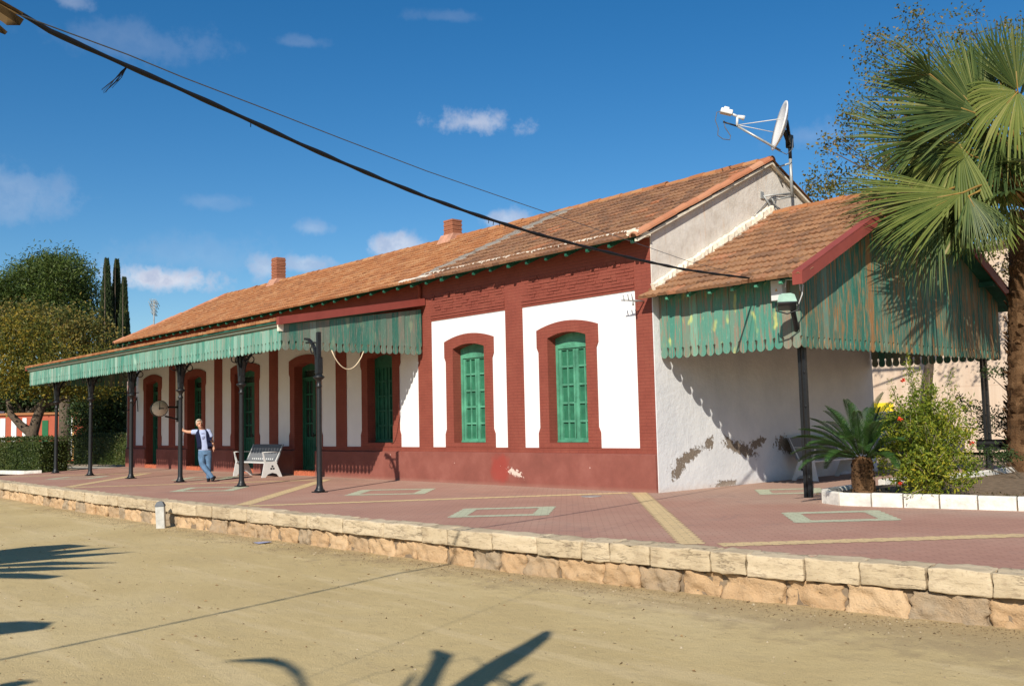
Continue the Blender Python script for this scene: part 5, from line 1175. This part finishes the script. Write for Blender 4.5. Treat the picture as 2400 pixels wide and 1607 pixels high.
# darker plants in the shade behind
def small_plant(label, base, blobs, n, mat, size=.07):
    t = thing('shade_shrub', label, 'shrub', tuple(base), 'shrubs in the shade of the side canopy'); a = MB(); b = MB()
    for c, r in blobs: a.tube([base, V(c)], [.02, .008], 5)
    crown(b, blobs, n, 12, size, .07, .3, .5); a.build('stems', m_bark, t); b.build('leaves', mat, t)
random.seed(101)
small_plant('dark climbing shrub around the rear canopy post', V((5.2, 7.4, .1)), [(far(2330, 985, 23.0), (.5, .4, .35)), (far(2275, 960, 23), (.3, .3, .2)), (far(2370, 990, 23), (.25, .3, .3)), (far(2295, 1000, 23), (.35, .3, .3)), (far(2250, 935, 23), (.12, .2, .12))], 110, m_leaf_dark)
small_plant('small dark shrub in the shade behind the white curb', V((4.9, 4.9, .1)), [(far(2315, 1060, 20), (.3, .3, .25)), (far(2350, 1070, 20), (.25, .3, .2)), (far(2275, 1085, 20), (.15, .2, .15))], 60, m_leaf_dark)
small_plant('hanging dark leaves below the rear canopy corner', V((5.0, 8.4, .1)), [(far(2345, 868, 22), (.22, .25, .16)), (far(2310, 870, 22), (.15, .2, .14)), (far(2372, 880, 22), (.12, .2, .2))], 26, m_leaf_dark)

# ------------------------------------------------------------------ right background
bb = thing('beige_building', 'tall stained beige building with a yellow panel seen under the side canopy', 'building', (0, 23, 0))
x = MB(); x.box(-9, 16, 23, 33, -.1, 7.6); x.build('wall', m_beige, bb); x = MB(); x.box(-9.2, 16.2, 22.8, 33.2, 7.601, 7.8); x.build('roof', m_patch, bb)
q0, q1 = at(2030, 945, 1, 22.9), at(2093, 976, 1, 22.9); x = MB(); x.box(q0.x, q1.x, 22.9, 22.998, q1.z, q0.z); x.build('yellow_panel', m_signyellow, bb)
car = thing('parked_car', 'silver car parked behind the flowering shrub', 'car', (-2.4, 13.8, -.02))
def car_ring(x, zs):
    return [V((x, y, z)) for y, z in zs]
Mcar = Matrix.Translation((-2.4, 13.8, -.02)) @ Matrix.Rotation(math.radians(8), 4, 'Z')
b = MB(); R_ = []
for xx, hw, zlo, zhi in ((-2.05, .70, .35, .62), (-1.95, .80, .25, .80), (-1.2, .85, .22, .92), (-.4, .86, .22, .97), (.6, .86, .22, .97), (1.5, .85, .22, .98), (1.95, .80, .25, .90), (2.05, .72, .35, .75)):
    R_.append([Mcar @ V((xx, y, z)) for y, z in ((-hw*.9, zlo), (-hw, zlo+.12), (-hw, zhi-.15), (-hw*.88, zhi), (hw*.88, zhi), (hw, zhi-.15), (hw, zlo+.12), (hw*.9, zlo))])
b.loft(R_); cbody = b.build('body', m_car, car)
b = MB(); R_ = []
for xx, hw, z1 in ((-1.05, .72, .96), (-.45, .66, 1.42), (.1, .64, 1.50), (.9, .64, 1.49), (1.35, .66, 1.36), (1.85, .72, .98)): R_.append([Mcar @ V((xx, y, z)) for y, z in ((-.76, .93), (-hw, z1-.04), (-hw*.85, z1), (hw*.85, z1), (hw, z1-.04), (.76, .93))])
b.loft(R_); b.build('cabin_glass', m_carglass, car)
b = MB(); R_ = []
for xx, hw, z1 in ((-.50, .62, 1.41), (.1, .62, 1.515), (.9, .62, 1.505), (1.38, .62, 1.36)): R_.append([Mcar @ V((xx, y, z)) for y, z in ((-hw, z1-.03), (-hw*.8, z1+.005), (hw*.8, z1+.005), (hw, z1-.03))])
b.loft(R_); b.build('roof', m_car, car)
for xx in (-1.3, 1.25):
    for yy in (-.80, .80):
        b = MB(); c = V((xx, yy, .31)); b.tube([Mcar @ (c+V((0, -.09, 0))), Mcar @ (c+V((0, .09, 0)))], .31, 20, smooth=False); wo_ = b.build('wheel', m_tyre, car)
        b = MB(); b.tube([Mcar @ (c+V((0, -.095, 0))), Mcar @ (c+V((0, .095, 0)))], .19, 16, smooth=False); b.build('rim', m_steel, wo_)
for yy in (-.6, .6): b = MB(); b.bbox(-2.08, -1.98, yy-.14, yy+.14, .60, .74, .02, Mcar); b.build('headlight', m_dish, car)
gr = thing('guardrail', 'dark metal guardrail in the shade behind the planting bed', 'guardrail', tuple(far(2340, 1090, 22)))
a, b2 = far(2288, 1040, 22), far(2520, 1041, 21); d = (b2-a).normalized(); r_ = MB(); M = Matrix.Translation(a) @ Matrix.Rotation(math.atan2(d.y, d.x), 4, 'Z')
LL = (b2-a).length; r_.prism([(-.03, -.10), (.03, -.06), (-.02, 0), (.03, .06), (-.03, .10), (.05, .10), (.05, -.10)], M @ V((0, 0, 0)), M.to_3x3() @ V((0, 1, 0)), V((0, 0, 1)), M.to_3x3() @ V((LL, 0, 0))); r_.build('rail', m_black, gr)
for t in (.2, 1.4): r_ = MB(); r_.box(t, t+.1, .06, .14, -1.0, .10, M); r_.build('post', m_black, gr)
r_ = MB(); r_.box(0, LL, .055, .10, -.14, -.102, M); r_.build('lower_strip', m_steel, gr)
random.seed(111)
rt = thing('sparse_tree', 'sparse autumn tree with small ochre leaves rising behind the side canopy', 'tree', tuple(V((far(2158, 1000, 33).x, far(2158, 1000, 33).y, 0))))
tb = MB(); lf = MB(); b0 = V(rt.location); tp_ = far(2200, 560, 33); tb.tube([b0, b0.lerp(tp_, .5), tp_], [.17, .15, .13], 10)
for (u, v, r_u, r_v, n_) in ((2130, 70, 60, 45, 14), (2200, 110, 70, 60, 20), (2070, 130, 70, 50, 20), (2140, 200, 80, 70, 34), (2040, 250, 60, 50, 20), (2290, 80, 80, 60, 22), (2380, 110, 60, 60, 18), (2060, 330, 70, 60, 26), (2150, 330, 90, 80, 40), (1990, 360, 45, 40, 12), (2090, 420, 80, 50, 28), (1990, 270, 30, 25, 8), (2240, 220, 90, 80, 34), (2290, 360, 90, 80, 36), (2220, 450, 90, 60, 34), (1945, 415, 50, 30, 12), (1925, 440, 35, 28, 12), (1900, 460, 30, 22, 5), (2000, 445, 50, 35, 14), (1940, 350, 18, 20, 4), (1975, 335, 8, 14, 2), (2330, 460, 70, 60, 20), (2380, 560, 50, 90, 24), (2340, 580, 50, 60, 16)):
    dd = 33+random.uniform(-2, 2); c = far(u, v, dd); k = dd/FPX
    m_ = tp_.lerp(c, .55)+V((0, 0, .5)); tb.tube([tp_, m_, c], [.05, .03, .01], 6)
    for i in range(int(n_*1.35)):
        e = rnd_dir(); q = c+RGT*(e.x*r_u*k)+UPV*(e.z*r_v*k)+FWD*(e.y*r_u*k)
        if i % 3 == 0: tb.tube([c, c.lerp(q, .6)+V((0, 0, .1)), q], [.009, .006, .003], 4)
        for j in range(15): leaf(lf, q+V((random.gauss(0, .17), random.gauss(0, .17), random.gauss(0, .17))), random.uniform(.08, .17), random.uniform(.05, .10))
tb.build('trunk', m_bark, rt); lf.build('crown', m_leaf_aut, rt)

# ------------------------------------------------------------------ left background
random.seed(121)
def hedge(label, P, w_, h, n):
    a = V(P[0]+(0,)); t = thing('hedge', label, 'hedge', tuple(a), 'clipped hedges by the platform end'); mb = MB()
    for p, q in zip(P, P[1:]):
        p, q = V(p+(0,)), V(q+(0,)); d = (q-p).normalized(); s = V((-d.y, d.x, 0)); L = (q-p).length
        nx = int(L/.25); 
        M = Matrix((d, s, V((0, 0, 1)))).transposed().to_4x4(); M.translation = p
        mb.box(.1, L-.1, .1, w_-.1, 0, h-.1, M)
        for i in range(int(n*L)):
            f = random.random(); u, zz = random.uniform(0, L), random.uniform(0, h)
            k = .05*mn.noise(V((u*2.2, zz*2.2, f)))+.05*mn.noise(V((u*6, zz*6, 3)))
            if f < .45: c = V((u, -k, zz)); nn = V((0, -1, 0))
            elif f < .75: c = V((u, random.uniform(0, w_), h+k)); nn = V((0, 0, 1))
            elif f < .88: c = V((L+k, random.uniform(0, w_), zz)); nn = V((1, 0, 0))
            else: c = V((-k, random.uniform(0, w_), zz)); nn = V((-1, 0, 0))
            leaf(mb, M @ (c+V((random.gauss(0, .03), random.gauss(0, .03), random.gauss(0, .03)))), random.uniform(.05, .11), random.uniform(.03, .06), (M.to_3x3() @ (nn*.6+rnd_dir())).normalized())
    mb.build('foliage', m_leaf_hedge, t); return t
hedge('clipped hedge at the left edge ending in a rounded corner by the paving', [(-32.5, -5.3), (-26.35, -3.75)], 1.3, 1.22, 1500)
hedge('clipped hedge between the canopy posts and the station corner', [(-34, -.2), (-28.3, 1.1)], 1.1, 1.28, 1200)
wk = MB(); 
for p, q in (((-33, -6.2), (-25.6, -4.45)), ((-25.6, -4.45), (-25.45, -3.9))):
    p, q = V(p+(0,)), V(q+(0,)); d = (q-p).normalized(); s = V((-d.y, d.x, 0)); wk.add([p+V((0, 0, -.03)), q+V((0, 0, -.03)), q+V((0, 0, .10)), p+V((0, 0, .10)), p+s*.14+V((0, 0, .10)), q+s*.14+V((0, 0, .10)), p+s*.14+V((0, 0, -.03)), q+s*.14+V((0, 0, -.03))], [(0, 1, 2, 3), (3, 2, 5, 4), (4, 5, 7, 6), (0, 3, 4, 6), (1, 7, 5, 2)])
tag(wk.build('bed_curb', m_curb, origin=(-29, -5.3, 0)), 'white stone curb along the foot of the left hedge', 'curb')
pth = MB(); pth.prism([(-40, -4.0), (-27.0, -1.35), (-27.4, -.2), (-40, -2.2)], (0, 0, -.021), (1, 0, 0), (0, 1, 0), (0, 0, .012)); tag(pth.build('gravel_path', simple('pale_gravel', (.42, .38, .31), 1, .2, 8, .5, 40)), kind='structure')
# fruit tree
ot = thing('yellowing_tree', 'leaning tree with yellowing leaves behind the left hedge', 'tree', tuple(V((far(78, 1000, 40).x, far(78, 1000, 40).y, 0))))
tb = MB(); lf = MB(); b0 = V(ot.location); fk = far(75, 1015, 40)
tb.tube([b0, fk, far(48, 995, 40), far(25, 970, 40), far(18, 935, 40)], [.30, .25, .16, .13, .08], 9); tb.tube([b0+V((.1, 0, 0)), fk+V((.1, 0, 0)), far(85, 985, 40), far(98, 950, 40), far(110, 925, 40)], [.26, .22, .2, .17, .10], 9); tb.tube([far(98, 950, 40), far(130, 945, 40), far(160, 930, 40)], [.1, .08, .04], 7)
k = 40/FPX; bl = [(far(u, v, 40+dz), (ru*k, ru*k, rv*k)) for u, v, ru, rv, dz in ((20, 810, 50, 40, 0), (55, 850, 45, 40, 0), (30, 885, 60, 50, -1), (110, 885, 80, 40, 0), (150, 900, 60, 30, 0), (-40, 860, 80, 80, 0), (95, 820, 70, 50, 1), (200, 900, 70, 35, 2), (240, 870, 70, 55, 3), (55, 700+60, 55, 40, 1))]
crown(lf, bl, 460, 34, .13, .30, .45, .6); tb.build('trunk', m_bark, ot); lf.build('crown', m_leaf_mul, ot)
def bg_tree(name, label, base, d, tops, blobs, n, per, size, mat, spread, trunk_r, grp=None, fill=.5):
    t = thing(name, label, 'tree', tuple(base), grp); tb = MB(); lf = MB(); k = d/FPX; asp_ = .28 if name == 'pine_tree' else .55
    bl = [(far(u, v, d+dz), (ru*k, ru*k, rv*k)) for u, v, ru, rv, dz in blobs]
    top = bl[0][0]; limbs(tb, base, V((base.x, base.y, max(1.5, top.z*.55))), trunk_r, [b[0] for b in bl][:8], 1)
    crown(lf, bl, n, per, size, spread, fill, asp_); tb.build('trunk', m_bark, t); lf.build('crown', mat, t)
def gnd(u, d): p = far(u, 1010, d); return V((p.x, p.y, -.02))
random.seed(131)
bg_tree('autumn_tree', 'broad brownish autumn tree behind the yellowing tree on the left', gnd(150, 50), 50, None, [(120, 800, 50, 35, 0), (70, 770, 40, 32, 0), (180, 760, 45, 35, 0), (140, 745, 30, 22, 0), (205, 790, 45, 35, 0), (170, 810, 45, 35, 0), (-10, 770, 50, 40, 1), (25, 740, 28, 20, 0), (235, 835, 34, 40, 1), (95, 735, 22, 16, 1), (225, 760, 22, 22, 1), (40, 800, 50, 35, 0), (110, 850, 50, 30, 0), (190, 845, 50, 30, 0), (250, 810, 20, 25, 0), (60, 745, 25, 18, 0), (-20, 735, 30, 22, 0)], 420, 36, .17, m_leaf_aut, .36, .35)
random.seed(141)
rowb = []
for (u, v, ru, rv) in ((110, 650, 60, 38), (150, 632, 45, 28), (75, 640, 45, 30), (40, 668, 45, 32), (10, 690, 45, 35), (-30, 700, 50, 40), (120, 618, 32, 18), (165, 612, 24, 16), (185, 650, 36, 32), (205, 680, 30, 30), (215, 712, 24, 26), (150, 680, 55, 36), (95, 690, 60, 36), (50, 712, 50, 34), (170, 720, 45, 34), (110, 735, 60, 28), (20, 740, 50, 26), (-30, 745, 50, 30), (200, 745, 36, 22), (70, 760, 55, 22), (150, 760, 50, 22)): rowb.append((u, v, ru*.92, rv*.92, random.uniform(-3, 3)))
bg_tree('pine_tree', 'big round dark green pine towering at the far left', gnd(110, 72), 72, None, rowb, 760, 56, .30, m_leaf_pine, .50, .45, fill=.72)
for (u, v, ru, rv, lab) in ((-30, 745, 50, 35, 'bright green pine bough mass below the big pine at the left edge'),):
    pass
random.seed(151)
def cypress(label, u, vt, wpx, d, vb=790):
    k = d/FPX; base = gnd(u, d); t = thing('cypress', label, 'tree', tuple(base), 'cypresses behind the platform canopy'); tb = MB(); top = far(u, vt, d); tb.tube([base, top], [.10, .01], 7); lf = MB()
    H = top.z; n = int(H*1300)
    core_ = MB()
    for i in range(n):
        f = random.random()**.8; z = H*f; r = wpx*k*.5*(max(0, 1-f)**.8*1.15+.02)*(.75+.25*mn.noise(V((f*14, u, 0))))*min(1, .5+f*3)
        a = random.uniform(0, 6.28); rr = r*math.sqrt(random.uniform(.05, 1)); p = V((base.x+math.cos(a)*rr, base.y+math.sin(a)*rr, z))
        leaf(lf, p, random.uniform(.15, .32), random.uniform(.05, .11), V((math.cos(a)*.45, math.sin(a)*.45, 1)).normalized())
    tb.build('trunk', m_bark, t); lf.build('crown', m_leaf_cyp, t)
cypress('leftmost of the three slim cypresses behind the canopy', 246, 606, 84, 62)
cypress('middle one of the three slim cypresses behind the canopy', 270, 608, 80, 63)
cypress('rightmost and shortest of the three slim cypresses behind the canopy', 288, 652, 64, 61)
random.seed(161)
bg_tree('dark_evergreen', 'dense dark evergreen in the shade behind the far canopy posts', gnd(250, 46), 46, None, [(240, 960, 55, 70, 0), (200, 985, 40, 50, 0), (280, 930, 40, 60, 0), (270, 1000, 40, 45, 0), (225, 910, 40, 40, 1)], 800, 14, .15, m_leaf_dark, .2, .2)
random.seed(171)
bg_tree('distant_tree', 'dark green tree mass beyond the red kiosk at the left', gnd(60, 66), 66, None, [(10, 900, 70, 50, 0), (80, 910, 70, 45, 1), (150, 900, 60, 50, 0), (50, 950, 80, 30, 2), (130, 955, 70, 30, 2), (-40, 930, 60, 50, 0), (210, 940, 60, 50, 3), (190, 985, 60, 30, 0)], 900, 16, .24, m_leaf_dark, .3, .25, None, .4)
# red and white kiosk
kb = gnd(95, 52); kt = thing('red_kiosk', 'low red and white building with a green door beyond the left hedge', 'building', tuple(kb))
Mk2 = Matrix.Translation((kb.x, kb.y, 0)) @ Matrix.Rotation(math.radians(58), 4, 'Z'); k = 52/FPX
m_kred = simple('kiosk_red_paint', (.40, .10, .055), .8, .08, 3); zt = 1.43+(1010-967)*k
x = MB(); x.box(-4.2, 2.15, 0, 4, -.1, zt, Mk2); x.build('wall', m_kred, kt)
x = MB(); x.box(-4.3, 2.25, -.1, 4.1, zt+.001, zt+.12, Mk2); x.build('roof', m_tile_new, kt)
x = MB(); x.box(-3.6, -2.9, .6, 3.4, zt+.121, zt+.30, Mk2); x.build('upper_wall', m_white, kt)
for a, b3 in ((-2.0, -1.75), (-1.45, -1.2), (-.9, -.7), (-.45, -.3)):
    x = MB(); x.box(a, b3, -.03, -.001, .0, zt-.15, Mk2); x.build('white_stripe', m_white, kt)
x = MB(); x.box(.98, 1.60, -.03, -.001, .0, zt-.15, Mk2); x.build('white_panel', m_white, kt)
x = MB(); x.box(1.601, 1.68, -.03, -.001, .0, zt-.15, Mk2); x.build('yellow_stripe', simple('ochre_stripe', (.60, .36, .12), .8, .05), kt)
x = MB(); x.box(.08, .38, -.03, -.001, .0, zt-.3, Mk2); x.build('door', simple('kiosk_green_door', (.015, .13, .05), .6, .1), kt)
# television aerial
tv = thing('tv_aerial', 'pale television aerial mast beyond the far end of the station roof', 'aerial', tuple(gnd(359, 50))); k = 50/FPX; b0 = V(tv.location); tp_ = far(360, 700, 50)
x = MB(); x.tube([b0, V((b0.x, b0.y, tp_.z))], [.07, .035], 8); x.build('mast', m_steel, tv)
x = MB()
for v, w_ in ((703, 14), (709, 20), (716, 16), (724, 10), (732, 9)):
    c = V((b0.x, b0.y, far(360, v, 50).z)); x.tube([c-RGT*w_*k*.5, c+RGT*w_*k*.5], .02, 5)
    for j in range(5): e = c+RGT*((j/4-.5)*w_*k); x.tube([e-V((.05, -.1, .12)), e+V((.05, -.1, .12))], .014, 4)
x.build('aerial_elements', m_steel, tv)

# ------------------------------------------------------------------ person
DS = (-13.94, YC)                                             # the post he leans on
org = V((DS[0]+.79*.415, DS[1]+.79*.91, 0))
Mp = Matrix.Translation(org) @ Matrix.Rotation(math.atan2(.91, .415), 4, 'Z')      # local x to the viewer's right, -y to the viewer
def pp_(x, y, z): return Mp @ V((x, y, z))
man = thing('person', 'man in pale blue shirt, navy vest and jeans leaning on a canopy post, legs crossed', 'person', tuple(pp_(0, -.1, 0)))
B = -.20
def limb(mb, pts, rad, n=12): mb.tube([pp_(*p) for p in pts], rad, n)
sk = MB()
# arms
limb(sk, [(-.36, B+.02, 1.375), (-.50, B+.10, 1.37), (-.60, B+.16, 1.375), (-.68, B+.19, 1.40), (-.745, B+.20, 1.425)], [.055, .048, .042, .038, .029])
limb(sk, [(-.05, B, 1.40), (.005, B-.01, 1.28), (.035, B-.02, 1.15), (.06, B-.06, 1.05), (.085, B-.09, .94)], [.058, .05, .043, .038, .028])
# leaning hand: palm on the post, fingers up and spread
limb(sk, [(-.735, B+.20, 1.415), (-.757, B+.20, 1.45), (-.765, B+.20, 1.485)], [.028, .034, .032])
for i, (dx, dz, l) in enumerate(((-.028, .0, .058), (-.010, .008, .072), (.010, .008, .070), (.026, .002, .056))):
    limb(sk, [(-.765+dx*.7, B+.205, 1.475), (-.767+dx*1.1, B+.215, 1.475+l*.55+dz), (-.768+dx*1.35, B+.222, 1.475+l+dz)], [.0115, .0095, .007], 8)
limb(sk, [(-.752, B+.19, 1.435), (-.725, B+.185, 1.455), (-.712, B+.19, 1.485)], [.012, .011, .008], 8)
# hanging hand
limb(sk, [(.085, B-.09, .95), (.092, B-.10, .905), (.094, B-.105, .87)], [.027, .034, .031])
for dx, l in ((-.022, .055), (-.008, .068), (.008, .066), (.022, .05)):
    limb(sk, [(.093+dx*.4, B-.105+dx*.8, .872), (.092+dx*.3, B-.112+dx, .872-l*.55), (.086, B-.112+dx, .872-l)], [.011, .009, .007], 8)
limb(sk, [(.08, B-.115, .915), (.07, B-.13, .885), (.07, B-.135, .86)], [.012, .010, .008], 8)
# neck, head
limb(sk, [(-.19, B, 1.36), (-.235, B-.02, 1.44), (-.265, B-.04, 1.52)], [.075, .062, .062])
Mh = Mp @ Matrix.Translation((-.285, B-.05, 1.585)) @ Matrix.Rotation(math.radians(-8), 4, 'Y') @ Matrix.Rotation(math.radians(14), 4, 'Z')
def hd_(c, r): sk.ell(Mh @ V(c), r, Mh.to_3x3(), 16, 12)
hd_((0, .012, .03), (.078, .096, .095)); hd_((0, -.018, -.055), (.058, .075, .062)); hd_((0, -.075, -.085), (.026, .022, .022))
hd_((0, -.098, -.018), (.013, .020, .026)); hd_((-.079, .012, -.01), (.012, .022, .034)); hd_((.079, .012, -.01), (.012, .022, .034))
# trunk, legs (under the clothes)
limb(sk, [(-.21, B, 1.40), (-.19, B, 1.2), (-.15, B, 1.0), (-.14, B, .84)], [.10, .11, .10, .095], 16)
limb(sk, [(-.22, B, .84), (-.215, B-.03, .48), (-.05, B-.10, .22), (.06, B-.13, .10)], [.085, .06, .05, .04]); limb(sk, [(-.06, B, .84), (-.05, B+.02, .47), (-.04, B+.02, .10)], [.085, .06, .042])
body_ = baked(sk, .0075, 1, .5).build('body', m_skin, man)
ft = MB()
for x in (-.031, .031):
    ft.ell(Mh @ V((x, -.082, .012)), (.015, .008, .008), Mh.to_3x3(), 10, 6)
ft.build('eyes', m_black, man)
ft = MB(); ft.ell(Mh @ V((0, -.092, -.058)), (.026, .006, .006), Mh.to_3x3(), 10, 6); ft.build('mouth', simple('lips', (.40, .14, .11), .6, .05), man)
hm_ = MB()
for c, r in (((0, .03, .062), (.086, .098, .082)), ((0, .06, .01), (.084, .068, .085)), ((-.06, .02, .045), (.03, .06, .05)), ((.06, .02, .045), (.03, .06, .05)), ((-.02, -.05, .105), (.055, .04, .025))): hm_.ell(Mh @ V(c), r, Mh.to_3x3(), 14, 10)
for x in (-.031, .031): hm_.ell(Mh @ V((x, -.086, .030)), (.020, .008, .006), Mh.to_3x3(), 8, 6)
hm_.build('hair', m_hair, man)
# jeans
je = MB()
def oval(c, rx, ry): return [pp_(c[0]+rx*math.cos(a), c[1]+ry*math.sin(a), c[2]) for a in [2*math.pi*j/20 for j in range(20)]]
je.loft([oval((-.14, B, .74), .15, .125), oval((-.145, B, .82), .165, .13), oval((-.145, B, .90), .16, .12), oval((-.15, B, .95), .155, .115)])
limb(je, [(-.215, B-.01, .83), (-.225, B-.03, .66), (-.212, B-.06, .48), (-.13, B-.10, .35), (-.03, B-.13, .22), (.055, B-.14, .11)], [.105, .098, .080, .078, .068, .062], 14)
limb(je, [(-.065, B, .83), (-.05, B+.01, .66), (-.045, B+.02, .47), (-.045, B+.025, .28), (-.04, B+.02, .085)], [.105, .096, .076, .068, .062], 14)
baked(je, .012, 2).build('jeans', m_jeans, man)
st_ = MB()
st_.loft([oval((-.15, B, .855), .172, .132), oval((-.15, B, .95), .165, .135), oval((-.165, B, 1.10), .165, .135), oval((-.19, B, 1.25), .175, .135), oval((-.205, B, 1.36), .165, .115), oval((-.215, B-.005, 1.425), .105, .085)])
limb(st_, [(-.29, B, 1.365), (-.40, B+.03, 1.365), (-.485, B+.075, 1.365)], [.075, .073, .068], 14); limb(st_, [(-.11, B, 1.385), (-.045, B, 1.37), (0.0, B-.01, 1.27), (.018, B-.015, 1.21)], [.07, .076, .072, .070], 14)
baked(st_, .012, 2).build('shirt', m_shirt, man)
ps = MB()
for c, r in (((-.19, B-.139, 1.20), (.035, .008, .045)), ((-.165, B-.139, 1.225), (.02, .008, .03)), ((-.2, B-.132, 1.325), (.05, .006, .010))): ps.ell(pp_(*c), r, Mp.to_3x3(), 12, 8)
ps.build('chest_print', m_print, man)
vs_ = MB(); rings = []
for c, rx, ry, g0 in (((-.155, B, .90), .192, .150, .46), ((-.155, B, 1.0), .186, .152, .44), ((-.17, B, 1.12), .186, .152, .40), ((-.19, B, 1.26), .192, .150, .42), ((-.205, B, 1.36), .175, .128, .55), ((-.215, B+.0, 1.43), .115, .096, .75)):
    for o_ in (0,):
        rings.append([pp_(c[0]+(rx)*math.cos(a), c[1]+(ry)*math.sin(a), c[2]) for a in [-math.pi/2+g0+(2*math.pi-2*g0)*j/28 for j in range(29)]])
nR = len(rings); vv = [q for r in rings for q in r]; ff = [(i*29+j, i*29+j+1, (i+1)*29+j+1, (i+1)*29+j) for i in range(nR-1) for j in range(28)]
vs_.add(vv, ff, True); vo = vs_.build('vest', m_vest, man); so_ = vo.modifiers.new('thick', 'SOLIDIFY'); so_.thickness = .014; so_.offset = 0
pk = MB()
for x, z in ((.0, 1.02), (.005, 1.17)): pk.bbox(x-.055, x+.045, B-.17, B-.148, z-.05, z+.05, .008, Mp @ Matrix.Rotation(0, 4, 'Z'))
pk.build('pocket', m_vest, vo)
sho = MB(); limb(sho, [(-.035, B+.06, .045), (-.04, B-.02, .048), (-.055, B-.12, .035), (-.062, B-.18, .028)], [.042, .046, .042, .028], 12); limb(sho, [(-.04, B+.02, .10), (-.04, B+.02, .03)], [.05, .045], 12)
baked(sho, .009, 1).build('shoe', m_shoe, man)
sho = MB(); limb(sho, [(.125, B-.10, .135), (.085, B-.135, .085), (.055, B-.165, .036), (.045, B-.19, .022)], [.038, .046, .038, .021], 12); limb(sho, [(.06, B-.14, .13), (.075, B-.145, .07)], [.05, .045], 12)
baked(sho, .009, 1).build('shoe', m_shoe, man)
wt = MB(); wt.tube([pp_(.078, B-.082, .965), pp_(.081, B-.086, .948)], .034, 12); wt.build('wristwatch', m_steel, man)
for o in bpy.data.objects:
    if o.type == 'MESH' and o.name.startswith('tmp_'): print('left over', o.name)
